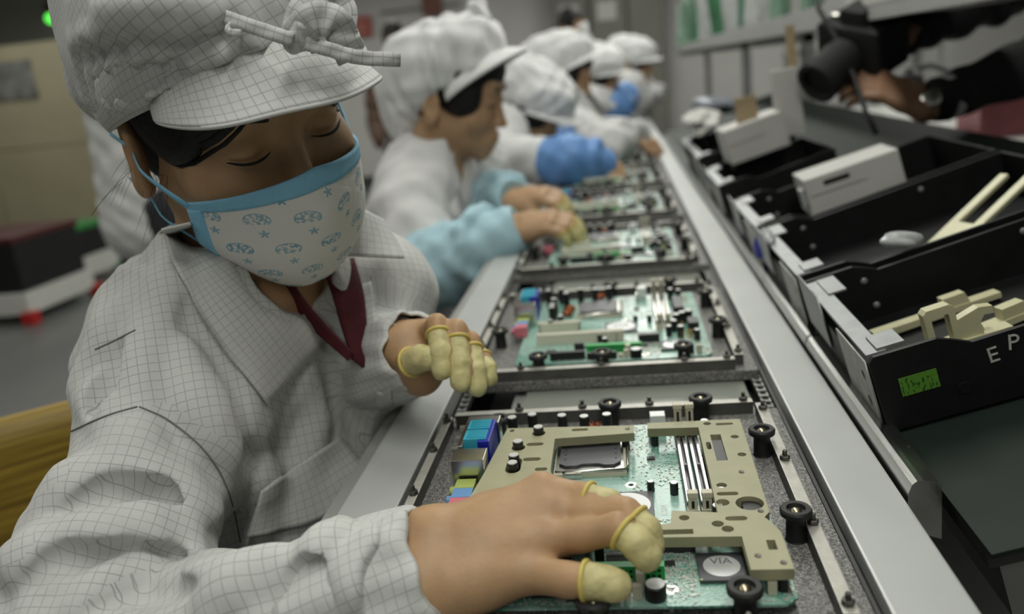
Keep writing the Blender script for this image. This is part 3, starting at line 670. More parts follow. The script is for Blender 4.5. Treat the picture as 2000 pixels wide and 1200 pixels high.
def hit_px(bvh, px, py):
    d = Vector(px_ray(px, py)).normalized(); r = bvh.ray_cast(Vector(CAM_POS), d)
    return (None, None) if r[0] is None else (np.array(r[0]), np.array(r[1]))
def surf_line(bvh, pts, sink=0.0, n=10):
    """trace a line of photo points onto a surface; sink moves it below the surface"""
    P = resample(pts, n); out = []
    for q in P:
        p, nn = hit_px(bvh, *q)
        if p is None: continue
        if nn @ (p - CAM_POS) > 0: nn = -nn
        out.append(p - nn * sink)
    return out
def resample(pts, n):
    pts = np.asarray(pts, float); m = len(pts)
    if m >= 3:                                            # Catmull-Rom through the points
        P = np.vstack([2 * pts[0] - pts[1], pts, 2 * pts[-1] - pts[-2]]); out = []
        for t in np.linspace(0, m - 1 - 1e-9, n):
            i = int(t); u = t - i; a, b, c, d = P[i], P[i + 1], P[i + 2], P[i + 3]
            out.append(0.5 * (2 * b + (c - a) * u + (2 * a - 5 * b + 4 * c - d) * u * u + (3 * b - a - 3 * c + d) * u ** 3))
        return np.array(out)
    return np.array([pts[0] + (pts[1] - pts[0]) * t for t in np.linspace(0, 1, n)])
def sheet(name, G, thick, material, parent=None, uv=None, out=None, smooth=True):
    """thick sheet from a grid of points G (nu, nv, 3); uv grid in metres or made from arc lengths"""
    G = np.asarray(G, float); nu, nv = G.shape[:2]
    du = np.gradient(G, axis=0); dv = np.gradient(G, axis=1); N = np.cross(du, dv); N /= np.linalg.norm(N, axis=2, keepdims=True) + 1e-12
    if out is not None and np.mean(np.sum(N * np.asarray(out), axis=2)) < 0: N = -N
    if uv is None:
        lu = np.concatenate([np.zeros((1, nv)), np.cumsum(np.linalg.norm(np.diff(G, axis=0), axis=2), 0)]); lv = np.concatenate([np.zeros((nu, 1)), np.cumsum(np.linalg.norm(np.diff(G, axis=1), axis=2), 1)], 1)
        uv = np.stack([np.broadcast_to(lu.mean(1, keepdims=True), (nu, nv)), np.broadcast_to(lv.mean(0, keepdims=True), (nu, nv))], 2)
    top = G + N * thick * 0.5; bot = G - N * thick * 0.5
    v = np.concatenate([top.reshape(-1, 3), bot.reshape(-1, 3)]); U = np.concatenate([uv.reshape(-1, 2)] * 2); o = nu * nv
    i, j = np.meshgrid(np.arange(nu - 1), np.arange(nv - 1), indexing='ij'); a = (i * nv + j).ravel(); q = np.stack([a, a + nv, a + nv + 1, a + 1], 1)
    F = [q, q[:, ::-1] + o]
    e = np.concatenate([np.stack([np.arange(nv - 1), np.arange(1, nv)], 1), np.stack([np.arange(1, nv), np.arange(nv - 1)], 1) + (nu - 1) * nv, np.stack([np.arange(1, nu), np.arange(nu - 1)], 1) * nv, np.stack([np.arange(nu - 1), np.arange(1, nu)], 1) * nv + nv - 1])
    F.append(np.stack([e[:, 1], e[:, 0], e[:, 0] + o, e[:, 1] + o], 1)[:, ::-1]); F = np.concatenate(F)
    return np_obj(name, v, F, material, parent, uv=U[F])
def patch_on(bvh, corners, nu, nv, off, wav=None):
    """4-sided patch given by two photo polylines (left edge, right edge) laid on a surface, lifted by off"""
    A = resample(corners[0], nu); B = resample(corners[1], nu); G = np.zeros((nu, nv, 3)); last = None
    for i in range(nu):
        for j in range(nv):
            t = j / (nv - 1); q = A[i] * (1 - t) + B[i] * t; p, n = hit_px(bvh, *q)
            if p is None: p, n = (last if last is not None else (at(q[0], q[1], 0.6), -CAM_FW)); p = at(q[0], q[1], (p - CAM_POS) @ CAM_FW)
            if n @ (p - CAM_POS) > 0: n = -n
            last = (p, n); o = off(i / (nu - 1), t) if callable(off) else off
            d = unit(CAM_POS - p); G[i, j] = p + (0.5 * n + 0.5 * d) * o
    for _ in range(4):                                       # relax along the surface
        H = G.copy(); H[1:-1, 1:-1] = (G[:-2, 1:-1] + G[2:, 1:-1] + G[1:-1, :-2] + G[1:-1, 2:]) / 4 * 0.6 + G[1:-1, 1:-1] * 0.4; G = H
    return G
def fsum(P, comps):
    r = np.zeros(len(P))
    for (k, ph, amp) in comps: r += amp * np.sin(P @ np.asarray(k, float) + ph)
    return r
# ---------------------------------------------------------------- people: shared pieces
def skin_mat(name, c):
    m = mat(name, c, 0.48, noise=0.10, scale=45, bump=0.12, bscale=420, sss=0.25, spec=0.35); return m
M_skin = skin_mat('skin_tan', (0.455, 0.285, 0.155)); M_skin2 = skin_mat('skin_warm', (0.45, 0.285, 0.165)); M_lip = mat('lips', (0.35, 0.14, 0.10), 0.4, sss=0.2)
M_hair = mat('black_hair', (0.007, 0.006, 0.006), 0.55, noise=0.4, scale=60, bump=0.6, bscale=160, stretch=(1, 0.12, 1), spec=0.3)
M_lash = mat('lashes', (0.008, 0.006, 0.006), 0.6)
M_coat1 = grid_cloth('grid_coat', (0.60, 0.605, 0.585))
M_coat = mat('white_coat', (0.66, 0.66, 0.655), 0.85, noise=0.05, scale=14, bump=0.4, bscale=45, spec=0.2)
M_capc = mat('white_cap_cloth', (0.74, 0.745, 0.74), 0.85, noise=0.04, scale=30, bump=0.4, bscale=60, spec=0.2)
M_sleeve_l = mat('light_blue_sleeve', (0.40, 0.60, 0.68), 0.7, noise=0.06, scale=25, bump=0.3, bscale=60)
M_sleeve_d = mat('blue_sleeve', (0.12, 0.27, 0.58), 0.55, noise=0.08, scale=25, bump=0.3, bscale=60)
M_cot = mat('yellow_latex', (0.60, 0.54, 0.265), 0.5, noise=0.14, scale=120, bump=0.35, bscale=300, sss=0.3)
M_cotring = mat('latex_roll', (0.62, 0.50, 0.13), 0.45, sss=0.2)

def wbm(name, bm, material, parent, smooth=True):
    """bmesh in world coordinates -> part of a parent that has no rotation"""
    bmesh.ops.translate(bm, vec=-wloc(parent), verts=bm.verts); return bm_obj(name, bm, material, parent, smooth)
def head_field(h, neck=None, full=True):
    f = Field((-0.105, -0.145, -0.20), (0.105, 0.13, 0.14), h)
    f.ell((0, 0.014, 0.038), (0.074, 0.094, 0.088)); f.ell((0, -0.026, -0.035), (0.062, 0.062, 0.085), 0.03)
    for s in (-1, 1):
        f.cap((s * 0.048, 0.004, -0.060), (s * 0.007, -0.070, -0.102), 0.017, 0.014, 0.03)
        f.ell((s * 0.038, -0.056, -0.036), (0.027, 0.028, 0.026), 0.02)
    f.cap((-0.034, -0.072, 0.022), (0.034, -0.072, 0.022), 0.015, 0.015, 0.025)
    f.ell((0, -0.080, -0.075), (0.026, 0.018, 0.02), 0.018)
    for s in (-1, 1): f.ell((s * 0.032, -0.101, 0.0), (0.018, 0.017, 0.0105), 0.014, 's')
    f.cap((0, -0.084, 0.002), (0, -0.102, -0.040), 0.0070, 0.0095, 0.013); f.ell((0, -0.103, -0.042), (0.0095, 0.0095, 0.008), 0.006)
    for s in (-1, 1): f.ell((s * 0.0115, -0.094, -0.045), (0.006, 0.008, 0.006), 0.006)
    for s in (-1, 1):
        f.ell((s * 0.0315, -0.0745, -0.001), (0.0150, 0.0145, 0.0115), 0.005)
        f.chain([(s * 0.018, -0.0905, 0.003), (s * 0.031, -0.0925, 0.0075), (s * 0.046, -0.083, 0.004)], [0.0011] * 3, 0.003, 's')
    f.cap((-0.016, -0.096, -0.067), (0.016, -0.096, -0.067), 0.0045, 0.0045, 0.006); f.cap((-0.013, -0.095, -0.075), (0.013, -0.095, -0.075), 0.0055, 0.0055, 0.005); f.cap((-0.021, -0.100, -0.0705), (0.021, -0.100, -0.0705), 0.0018, 0.0018, 0.003, 's')
    for s in (-1, 1):
        Re = rot_zxy(s * 18, -12, 0); c = V(s * 0.077, 0.018, -0.026)
        f.ell(c, (0.008, 0.020, 0.032), 0.008, 'u', Re); f.ell(c + V(s * 0.007, -0.002, 0.004), (0.005, 0.012, 0.020), 0.005, 's', Re); f.ell(c + V(s * 0.001, -0.004, -0.026), (0.006, 0.010, 0.010), 0.006)
    if neck is not None: f.cap((0, 0.028, -0.06), neck, 0.050, 0.054, 0.025)
    return f
def lash_lines(parent, xf, mats):
    for s in (-1, 1):
        pts = [V(s * x, y, z) for x, y, z in ((0.0165, -0.0885, -0.0068), (0.023, -0.0908, -0.0084), (0.031, -0.0912, -0.0092), (0.039, -0.0880, -0.0086), (0.0465, -0.0812, -0.0066))]
        pts = [xf[0] @ p + xf[1] for p in resample(pts, 12)]
        bm = bmesh.new(); tube(bm, pts, [0.0003, 0.0005, 0.0007, 0.0009, 0.0010, 0.0010, 0.0011, 0.0011, 0.0011, 0.001, 0.0008, 0.0004], 6)
        wbm('eyelashes', bm, mats, parent)
        pts = [V(s * x, y, z) for x, y, z in ((0.014, -0.0905, 0.017), (0.024, -0.0915, 0.0215), (0.036, -0.0865, 0.0225), (0.047, -0.0765, 0.018))]
        pts = [xf[0] @ p + xf[1] for p in resample(pts, 10)]
        bm = bmesh.new(); tube(bm, pts, [0.0012, 0.0022, 0.0026, 0.0028, 0.0028, 0.0026, 0.0024, 0.002, 0.0014, 0.0007], 6)
        wbm('eyebrow', bm, mats, parent)
def person(label, loc): return tag(empty('person', loc), label, 'person')
def finger_cot(parent, pts, r, h=0.0013, roll=True, frac0=0.0):
    """latex cot over the last joints of a finger: pts from its rim to the fingertip"""
    pts = [np.asarray(p) for p in pts]; lo = np.min(pts, 0) - r * 2.2; hi = np.max(pts, 0) + r * 2.2
    f = Field(lo, hi, h); n = len(pts); f.chain(pts, [r * (1.10 - 0.10 * i / (n - 1)) for i in range(n)], 0.002)
    d0 = unit(pts[1] - pts[0]); f.waves(lambda P: fsum(P, [(d0 * 520, 0.3, 0.00016), (V(500, 300, -400), 1.0, 0.00016), (V(-300, 600, 400), 2.0, 0.00016)]))
    f.half(pts[0], d0)
    v, F = f.mesh(1); o = np_obj('finger_cot', v, F, M_cot, parent)
    if roll:
        a = unit(np.cross(d0, V(0.3, 0.2, 1))); b = np.cross(d0, a); R = r * 1.13
        bm = bmesh.new(); nr = 24; seg = 8; rings = []
        for i in range(nr):
            t = 2 * math.pi * i / nr; c = pts[0] + (a * math.cos(t) + b * math.sin(t)) * R; o_ = a * math.cos(t) + b * math.sin(t)
            rings.append([bm.verts.new(c + (o_ * math.cos(2 * math.pi * k / seg) + d0 * math.sin(2 * math.pi * k / seg)) * 0.0015) for k in range(seg)])
        for i in range(nr):
            for k in range(seg): bm.faces.new((rings[i][k], rings[(i + 1) % nr][k], rings[(i + 1) % nr][(k + 1) % seg], rings[i][(k + 1) % seg]))
        wbm('rolled_rim', bm, M_cotring, o)
    return o
# ---------------------------------------------------------------- the masked worker in front
W1 = person('seated worker in grid-pattern white coat, cap and blue print mask, hands over the nearest motherboard', (-0.36, 0.66, -0.75))
HC = V(-0.293, 0.632, 0.290); HR = rot_zxy(50, 20, -13); HX = (HR, HC)
to_head = lambda p: HR.T @ (np.asarray(p) - HC)
SR, ER, WR = V(-0.345, 0.548, 0.052), V(-0.346, 0.372, -0.060), at(835, 1112, 0.476)
SL, EL, WL = V(-0.250, 0.762, 0.090), at(665, 735, 0.80), at(797, 690, 0.712)
mid = (SR + SL) / 2; AX = unit(SL - SR); FAC = unit(np.cross(V(0, 0, 1), AX)) * -1
if FAC[0] < 0: FAC = -FAC
NB = mid - FAC * 0.025 + V(0, 0, 0.055)
FR = np.stack([AX, FAC, V(0, 0, 1)], 1)

# hands (photo points with their distances)
def P3(l): return [at(*q) for q in l]
RH = dict(index=P3([(1060, 962, 0.505), (1143, 971, 0.492), (1190, 985, 0.484), (1215, 1008, 0.482)]), middle=P3([(1072, 1005, 0.492), (1222, 1003, 0.475), (1260, 1036, 0.468), (1270, 1062, 0.467)]),
          ring=P3([(1068, 1058, 0.477), (1207, 1034, 0.456), (1246, 1062, 0.450), (1262, 1087, 0.449)]), pinky=P3([(1040, 1122, 0.463), (1108, 1133, 0.452), (1162, 1137, 0.446), (1200, 1143, 0.444)]),
          thumb=P3([(900, 1085, 0.502), (985, 1085, 0.515), (1065, 1095, 0.515), (1105, 1100, 0.512)]))
RR = dict(index=[0.0100, 0.0078, 0.0070, 0.0062], middle=[0.0102, 0.0082, 0.0072, 0.0062], ring=[0.0102, 0.0084, 0.0074, 0.0062], pinky=[0.0100, 0.0088, 0.0080, 0.0070], thumb=[0.015, 0.0115, 0.0095, 0.008])
LH = dict(index=P3([(835, 655, 0.705), (853, 634, 0.672), (861, 690, 0.655), (863, 724, 0.652)]), middle=P3([(858, 660, 0.71), (891, 645, 0.672), (898, 712, 0.655), (900, 747, 0.652)]),
          ring=P3([(880, 672, 0.715), (918, 668, 0.677), (930, 725, 0.662), (932, 757, 0.659)]), pinky=P3([(898, 690, 0.72), (940, 697, 0.690), (953, 720, 0.680), (956, 740, 0.678)]),
          thumb=P3([(822, 735, 0.700), (803, 708, 0.675), (822, 700, 0.665), (838, 700, 0.660)]))
LR = dict(index=[0.0100, 0.0080, 0.0073, 0.0064], middle=[0.0102, 0.0082, 0.0074, 0.0065], ring=[0.0098, 0.0078, 0.0070, 0.0062], pinky=[0.0090, 0.0066, 0.0060, 0.0052], thumb=[0.013, 0.0102, 0.0092, 0.0078])
def hand_field(Hn, Rn, wrist, fore, wr, h):
    allp = np.array([p for l in Hn.values() for p in l] + [wrist, fore]); f = Field(allp.min(0) - 0.035, allp.max(0) + 0.035, h)
    side = unit(Hn['pinky'][0] - Hn['index'][0]); w0, w1 = wrist - side * wr * 0.55, wrist + side * wr * 0.55
    f.cap(fore - side * wr * 0.5, w0, wr * 0.95, wr * 0.78, 0.01); f.cap(fore + side * wr * 0.5, w1, wr * 0.95, wr * 0.74, 0.01)
    for n, t in (('index', 0.0), ('middle', 0.33), ('ring', 0.66), ('pinky', 1.0)):
        a = w0 * (1 - t) + w1 * t; m = (a + Hn[n][0]) / 2; rm = Rn[n][0]
        f.chain([a, m, Hn[n][0]], [wr * 0.72, rm * 1.3, rm * 1.02], 0.014)
    f.chain([w0, Hn['thumb'][0], Hn['thumb'][1]], [wr * 0.6, Rn['thumb'][0], Rn['thumb'][1]], 0.016)
    for n in ('index', 'middle', 'ring', 'pinky'):
        P, R = Hn[n], Rn[n]
        g = [P[0], P[1] * 0.5 + P[0] * 0.5, P[1], P[2] * 0.5 + P[1] * 0.5, P[2], P[3]]; gr = [R[0], (R[0] + R[1]) / 2 * 0.95, R[1] * 1.04, (R[1] + R[2]) / 2 * 0.96, R[2], R[3]]
        f.chain(g, gr, 0.0045)
    f.chain(Hn['thumb'][1:], Rn['thumb'][1:], 0.004)
    nrm = unit(np.cross(Hn['middle'][0] - wrist, side)); nrm = nrm if nrm[2] > 0 else -nrm
    for n in ('index', 'middle', 'ring'):                    # tendons on the back of the hand
        f.cap(wrist + nrm * wr * 0.5 + (Hn[n][0] - wrist) * 0.35, Hn[n][0] + nrm * Rn[n][0] * 0.62, 0.0028, 0.0045, 0.012)
    return f
forR = WR + unit(ER - WR) * 0.06; forL = WL + unit(EL - WL) * 0.022
parts = []
v, F = head_field(0.0021, to_head(NB + V(0, 0, -0.02))).mesh(2); parts.append((v @ HR.T + HC, F))
fr = hand_field(RH, RR, WR, forR, 0.0265, 0.0016); parts.append(fr.mesh(2))
fl = hand_field(LH, LR, WL, forL, 0.0225, 0.0016); parts.append(fl.mesh(2))
tf = Field((-0.60, 0.30, -0.45), (-0.08, 0.95, 0.22), 0.007)                # chest, arms and lap under the coat
tf.ell(mid - FAC * 0.070 - V(0, 0, 0.10), (0.135, 0.075, 0.18), 0, 'u', FR).cap(NB - V(0, 0, 0.02), mid - FAC * 0.020 - V(0, 0, 0.03), 0.05, 0.045, 0.04)
tf.cap(NB, SR, 0.045, 0.045, 0.03).cap(NB, SL, 0.045, 0.045, 0.03).chain([SR, ER, forR], [0.045, 0.036, 0.027], 0.02).chain([SL - FAC * 0.02, EL - FAC * 0.045 - V(0, 0, 0.02), forL - FAC * 0.01], [0.038, 0.030, 0.022], 0.02)
tf.cap(mid - FAC * 0.07 - V(0, 0, 0.2), mid - FAC * 0.08 - V(0, 0, 0.42), 0.11, 0.12, 0.05)
parts.append(tf.mesh(1))
v, F = join_vf(parts); np_obj('body', v, F, M_skin, W1); SKIN1 = bvh_of(v, F)
lash_lines(W1, HX, M_lash)
for n, t in (('index', 0.15), ('middle', 0.45), ('ring', 0.25), ('pinky', 0.68)):
    P = RH[n]; finger_cot(W1, [P[1] * (1 - t) + P[2] * t, P[2], P[3]], RR[n][1] * 1.03 if n != 'pinky' else RR[n][1] * 1.05)
for n in ('index', 'middle', 'ring', 'pinky', 'thumb'):
    P = LH[n]; t = {'index': 0.34, 'middle': 0.30, 'ring': 0.25, 'pinky': 0.1, 'thumb': 0.0}[n]
    finger_cot(W1, [P[1] * (1 - t) + P[2] * t, P[2], P[3]], LR[n][2] * 1.12)

# coat: torso and sleeves as one cloth solid with traced folds
def coat_base(h):
    f = Field((-0.62, 0.24, -0.46), (-0.07, 0.95, 0.24), h)
    f.ell(mid - FAC * 0.060 - V(0, 0, 0.115), (0.146, 0.096, 0.205), 0, 'u', FR)
    f.cap(mid - FAC * 0.06 - V(0, 0, 0.16), mid - FAC * 0.08 - V(0, 0, 0.50), 0.115, 0.135, 0.06)
    f.cap(NB + V(0, 0, 0.008), SR, 0.068, 0.057, 0.05); f.cap(NB + V(0, 0, 0.004), SL, 0.066, 0.056, 0.05)
    f.ell(NB - FAC * 0.03 - V(0, 0, 0.03), (0.12, 0.075, 0.07), 0.05, 'u', FR)
    f.chain([SR, SR * 0.45 + ER * 0.55 + V(-0.012, -0.005, -0.004), ER, ER * 0.5 + WR * 0.5 + V(0, 0, 0.004), WR + (ER - WR) * 0.04], [0.060, 0.058, 0.056, 0.044, 0.0375], 0.025)
    f.chain([SL, EL, WL + (EL - WL) * 0.16], [0.062, 0.052, 0.036], 0.03)
    return f
bv, bF = coat_base(0.006).mesh(2); COATB = bvh_of(bv, bF)
f = coat_base(0.0026)
# (photo polyline, radius, sink, blend, 'u' ridge or 's' valley)
FOLDS1 = [
    ([(70, 1000), (120, 962), (190, 935), (258, 922), (320, 940), (375, 985), (415, 1030)], 0.017, 0.007, 0.016, 'u'),
    ([(110, 1022), (180, 985), (262, 968), (330, 985), (385, 1035)], 0.010, 0, 0.004, 's'),
    ([(0, 1120), (60, 1085), (140, 1068), (240, 1056), (330, 1066), (400, 1110), (430, 1150)], 0.016, 0.006, 0.014, 'u'),
    ([(40, 1160), (120, 1105), (240, 1092), (320, 1100), (380, 1140)], 0.009, 0, 0.004, 's'),
    ([(150, 1185), (210, 1130), (280, 1118), (360, 1130), (410, 1160)], 0.013, 0.006, 0.008, 'u'),
    ([(180, 1195), (270, 1172), (350, 1160), (430, 1150)], 0.007, 0, 0.004, 's'),
    ([(410, 1195), (450, 1140), (500, 1112), (560, 1110), (600, 1130)], 0.014, 0.006, 0.010, 'u'),
    ([(590, 1180), (630, 1080), (690, 1020), (750, 985)], 0.011, 0.004, 0.012, 'u'),
    ([(585, 1195), (605, 1130), (650, 1085)], 0.007, 0, 0.005, 's'),
    ([(680, 1195), (705, 1110), (745, 1040)], 0.010, 0.004, 0.010, 'u'),
    ([(725, 1195), (750, 1120), (790, 1060)], 0.006, 0, 0.006, 's'),
    ([(170, 760), (215, 790), (250, 860), (255, 905)], 0.012, 0.007, 0.020, 'u'),
    ([(310, 470), (330, 530), (300, 600), (260, 660)], 0.008, 0.004, 0.014, 'u'),
    ([(335, 560), (300, 640), (280, 720), (270, 790)], 0.013, 0.005, 0.014, 'u'),
    ([(370, 600), (420, 700), (455, 800)], 0.009, 0, 0.012, 's'), ([(230, 600), (190, 690), (150, 780)], 0.010, 0.005, 0.014, 'u'),
    ([(400, 640), (430, 740), (470, 850), (520, 960)], 0.008, 0.003, 0.018, 's'),
    ([(360, 680), (400, 800), (450, 900)], 0.009, 0.004, 0.018, 'u'),
    ([(240, 690), (220, 750), (200, 800)], 0.006, 0.001, 0.014, 's'),
    ([(600, 740), (610, 820), (600, 900)], 0.008, 0.004, 0.018, 'u'),
    ([(650, 700), (690, 780), (710, 850)], 0.007, 0.002, 0.016, 's'),
    ([(520, 900), (500, 980), (490, 1060)], 0.009, 0.004, 0.016, 'u'),
]
for (pl, r, sink, k, op) in FOLDS1:
    L = surf_line(COATB, pl, sink if op == 'u' else -r * 0.45, 11)
    if len(L) > 1:
        n = len(L); f.chain(L, [r * ((0.55 + 0.45 * math.sin(math.pi * (i + 0.5) / n)) if op == 'u' else (0.25 + 0.75 * math.sin(math.pi * i / (n - 1)))) for i in range(n)], k if op == 'u' else max(k, 0.006), op)
f.waves(lambda P: fsum(P + 0.012 * np.sin(P[:, ::-1] * 31), [(V(60, 40, 90), 0.4, 0.0011), (V(-50, 95, 40), 1.7, 0.0010), (V(120, -30, 60), 0.2, 0.0006), (V(30, 150, -120), 2.2, 0.0005), (V(170, 60, 140), 1.2, 0.0003)]))
# the neck opening and the V of the front
f.cap(NB + V(0.0, 0, 0.02), HC + HR @ V(0, 0.02, -0.06), 0.058, 0.062, 0.01, 's')
L = surf_line(COATB, [(575, 520), (620, 580), (660, 640), (695, 700), (715, 745)], -0.004, 9)
f.chain([NB + FAC * 0.04 + V(0, 0, 0.03)] + L, [0.045] + [0.034 - 0.0032 * i for i in range(len(L))], 0.005, 's')
# sleeve ends
def cut_end(W, E, r):
    d = unit(W - E); f.cap(W + d * (r + 0.004), W + d * (r + 0.05), r, r, 0.003, 's')
cut_end(WR - unit(WR - ER) * 0.028, ER, 0.06)
v, F = f.mesh(1); COAT1 = bvh_of(v, F)
C4 = v[F].mean(1)
def seg_t(P, a, b):
    t = np.clip(((P - a) @ (b - a)) / ((b - a) @ (b - a)), 0, 1); return t, np.linalg.norm(P - a - t[:, None] * (b - a), axis=1)
dists = np.stack([seg_t(C4, SR * 0.75 + ER * 0.25, ER)[1], seg_t(C4, ER, WR)[1], seg_t(C4, SL * 0.8 + EL * 0.2, EL)[1], seg_t(C4, EL, WL)[1], np.abs(np.linalg.norm((C4 - mid) * [1, 1, 0.4], axis=1) - 0.0) * 0 + 0.075], 1)
part = np.argmin(dists, 1)
pn = unit(V(0.35, -0.72, 0.60)); pu = unit(np.cross(V(0.25, 0.1, 1), pn)); pv = np.cross(pn, pu)
ca, sa = math.cos(0.35), math.sin(0.35); pu, pv = pu * ca + pv * sa, pv * ca - pu * sa
PV = v[F]; uv = np.stack([PV @ pu, PV @ pv], 2)
for i, (a, b, r) in enumerate(((SR, ER, 0.064), (ER, WR, 0.052), (SL, EL, 0.056), (EL, WL, 0.046))):
    m = part == i
    d = unit(b - a); x = unit(np.cross(d, V(0.2, 0.9, 0.3))); y = np.cross(d, x); Q = PV[m] - a
    ang = np.arctan2(Q @ y, Q @ x); ang = np.where(ang - ang[:, :1] > math.pi, ang - 2 * math.pi, np.where(ang - ang[:, :1] < -math.pi, ang + 2 * math.pi, ang))
    uv[m] = np.stack([ang * r, Q @ d], 2)
coat1 = np_obj('coat', v, F, M_coat1, W1, uv=uv)

# seams
M_seam = mat('seam_dark_thread', (0.20, 0.20, 0.195), 0.9)  # seam lines are thin tubes in a darker cloth tone
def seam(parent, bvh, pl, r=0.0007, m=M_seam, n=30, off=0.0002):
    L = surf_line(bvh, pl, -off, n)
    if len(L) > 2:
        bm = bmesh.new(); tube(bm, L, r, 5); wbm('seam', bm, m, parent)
def cuff(parent, W, E, prof, flat, seedv, n=72):
    """sleeve end: cloth ring round the wrist; prof = (distance from the wrist towards the elbow, radius)"""
    d = unit(E - W); x = unit(np.cross(d, V(0.1, -0.3, 1))); y = np.cross(d, x); prof = resample(prof, 22); G = np.zeros((n, 22, 3))
    for i in range(n):
        a = 2 * math.pi * i / (n - 1)
        for j, (l, r) in enumerate(prof):
            e = j / 21; wv = 0.0016 * math.sin(5 * a + seedv + 5 * e) + 0.0010 * math.sin(11 * a + 2 * seedv - 4 * e)
            G[i, j] = W + d * (l + 0.0015 * math.sin(7 * a + seedv) * (1 - e)) + (x * math.cos(a) * (1 + flat) + y * math.sin(a)) * (r + wv)
    uvg = np.stack([np.broadcast_to(np.linspace(0, 0.24, n)[:, None], (n, 22)), np.broadcast_to(prof[:, 0][None, :], (n, 22))], 2)
    return sheet('cuff', G, 0.0018, M_coat1, parent, uv=uvg)
cuff(coat1, WR, ER, [(-0.004, 0.0335), (0.0, 0.0365), (0.012, 0.0375), (0.03, 0.040), (0.05, 0.0415), (0.075, 0.041)], 0.05, 1.3)
cuff(coat1, WL, EL, [(-0.014, 0.0315), (-0.010, 0.0345), (0.002, 0.0360), (0.02, 0.038), (0.045, 0.040), (0.07, 0.038)], 0.0, 2.6)
for pl in ([(92, 868), (150, 838), (210, 812), (268, 795)], [(272, 795), (330, 822), (390, 870), (430, 925), (455, 990), (470, 1060)], [(186, 683), (225, 665), (265, 645)]): seam(coat1, COAT1, pl)
# collar, pocket, front band
col_r = sheet('collar', patch_on(COAT1, ([(318, 450), (345, 530), (425, 660), (519, 792)], [(375, 438), (450, 490), (548, 560), (632, 662)]), 30, 16, lambda a, b: 0.0045 + 0.004 * b * (1 - a)), 0.0022, M_coat1, coat1, out=CAM_POS - mid)
na, nt = 60, 7; G = np.zeros((na, nt, 3)); cax = unit(HC - NB + V(0, 0, 0.03)); cx_ = unit(np.cross(V(0, 0, 1), FAC)); cy_ = np.cross(cax, cx_)
if cy_ @ FAC < 0: cy_ = -cy_
for i in range(na):
    a = math.radians(48 + 264 * i / (na - 1))                       # 0 = front
    for j in range(nt):
        t = j / (nt - 1); r = 0.066 + 0.004 * t + 0.001 * math.sin(6 * a); G[i, j] = NB + V(0, 0, 0.012) - cax * 0.012 + cax * (0.052 * t) + (cy_ * math.cos(a) + cx_ * math.sin(a)) * r
sheet('collar_stand', G, 0.002, M_coat1, coat1)
sheet('pocket', patch_on(COAT1, ([(508, 958), (585, 905), (662, 853)], [(482, 1048), (610, 1018), (735, 948)]), 18, 14, lambda a, b: 0.003 + 0.007 * b * (1 - b) + 0.004 * b), 0.0018, M_coat1, coat1, out=CAM_POS - mid)
sheet('front_band', patch_on(COAT1, ([(690, 560), (706, 640), (728, 740), (742, 800)], [(722, 550), (738, 630), (756, 725), (768, 790)]), 18, 6, 0.003), 0.0018, M_coat1, coat1, out=CAM_POS - mid)
for q in ((742, 770), (728, 690), (708, 600)):
    p, n = hit_px(COAT1, *q)
    if p is not None:
        f2 = Field(p - 0.01, p + 0.01, 0.001); f2.ell(p + unit(CAM_POS - p) * 0.005, (0.0045, 0.0045, 0.002), 0, 'u', np.stack([unit(np.cross(n, V(0, 0, 1))), unit(np.cross(n, np.cross(n, V(0, 0, 1)))), n], 1)); vv, ff = f2.mesh(0); np_obj('button', vv, ff, M_white_pl if 'M_white_pl' in globals() else M_capc, coat1)
# dark red shirt in the neck opening
M_shirt = mat('dark_red_shirt', (0.085, 0.008, 0.012), 0.8, noise=0.25, scale=60, bump=0.3, bscale=200)
def strip3(name, A, B, nu, nv, thick, m, parent, uv=None):
    A = resample([at(*q) for q in A], nu); B = resample([at(*q) for q in B], nu); G = np.stack([A * (1 - t) + B * t for t in np.linspace(0, 1, nv)], 1); return sheet(name, G, thick, m, parent, uv=uv)
strip3('collar', [(688, 398, 0.700), (680, 455, 0.688), (672, 500, 0.680)], [(748, 430, 0.730), (776, 476, 0.722), (789, 504, 0.712)], 14, 12, 0.0022, M_coat1, coat1)
sh = strip3('shirt', [(515, 535, 0.683), (545, 570, 0.690), (610, 640, 0.690), (680, 705, 0.683)], [(560, 535, 0.678), (596, 590, 0.683), (640, 640, 0.683), (690, 690, 0.683)], 16, 6, 0.003, M_shirt, W1)
strip3('shirt_collar', [(628, 515, 0.700), (648, 570, 0.700), (665, 630, 0.696), (688, 700, 0.688)], [(690, 505, 0.728), (708, 570, 0.718), (715, 640, 0.708), (712, 720, 0.696)], 16, 6, 0.003, M_shirt, W1)

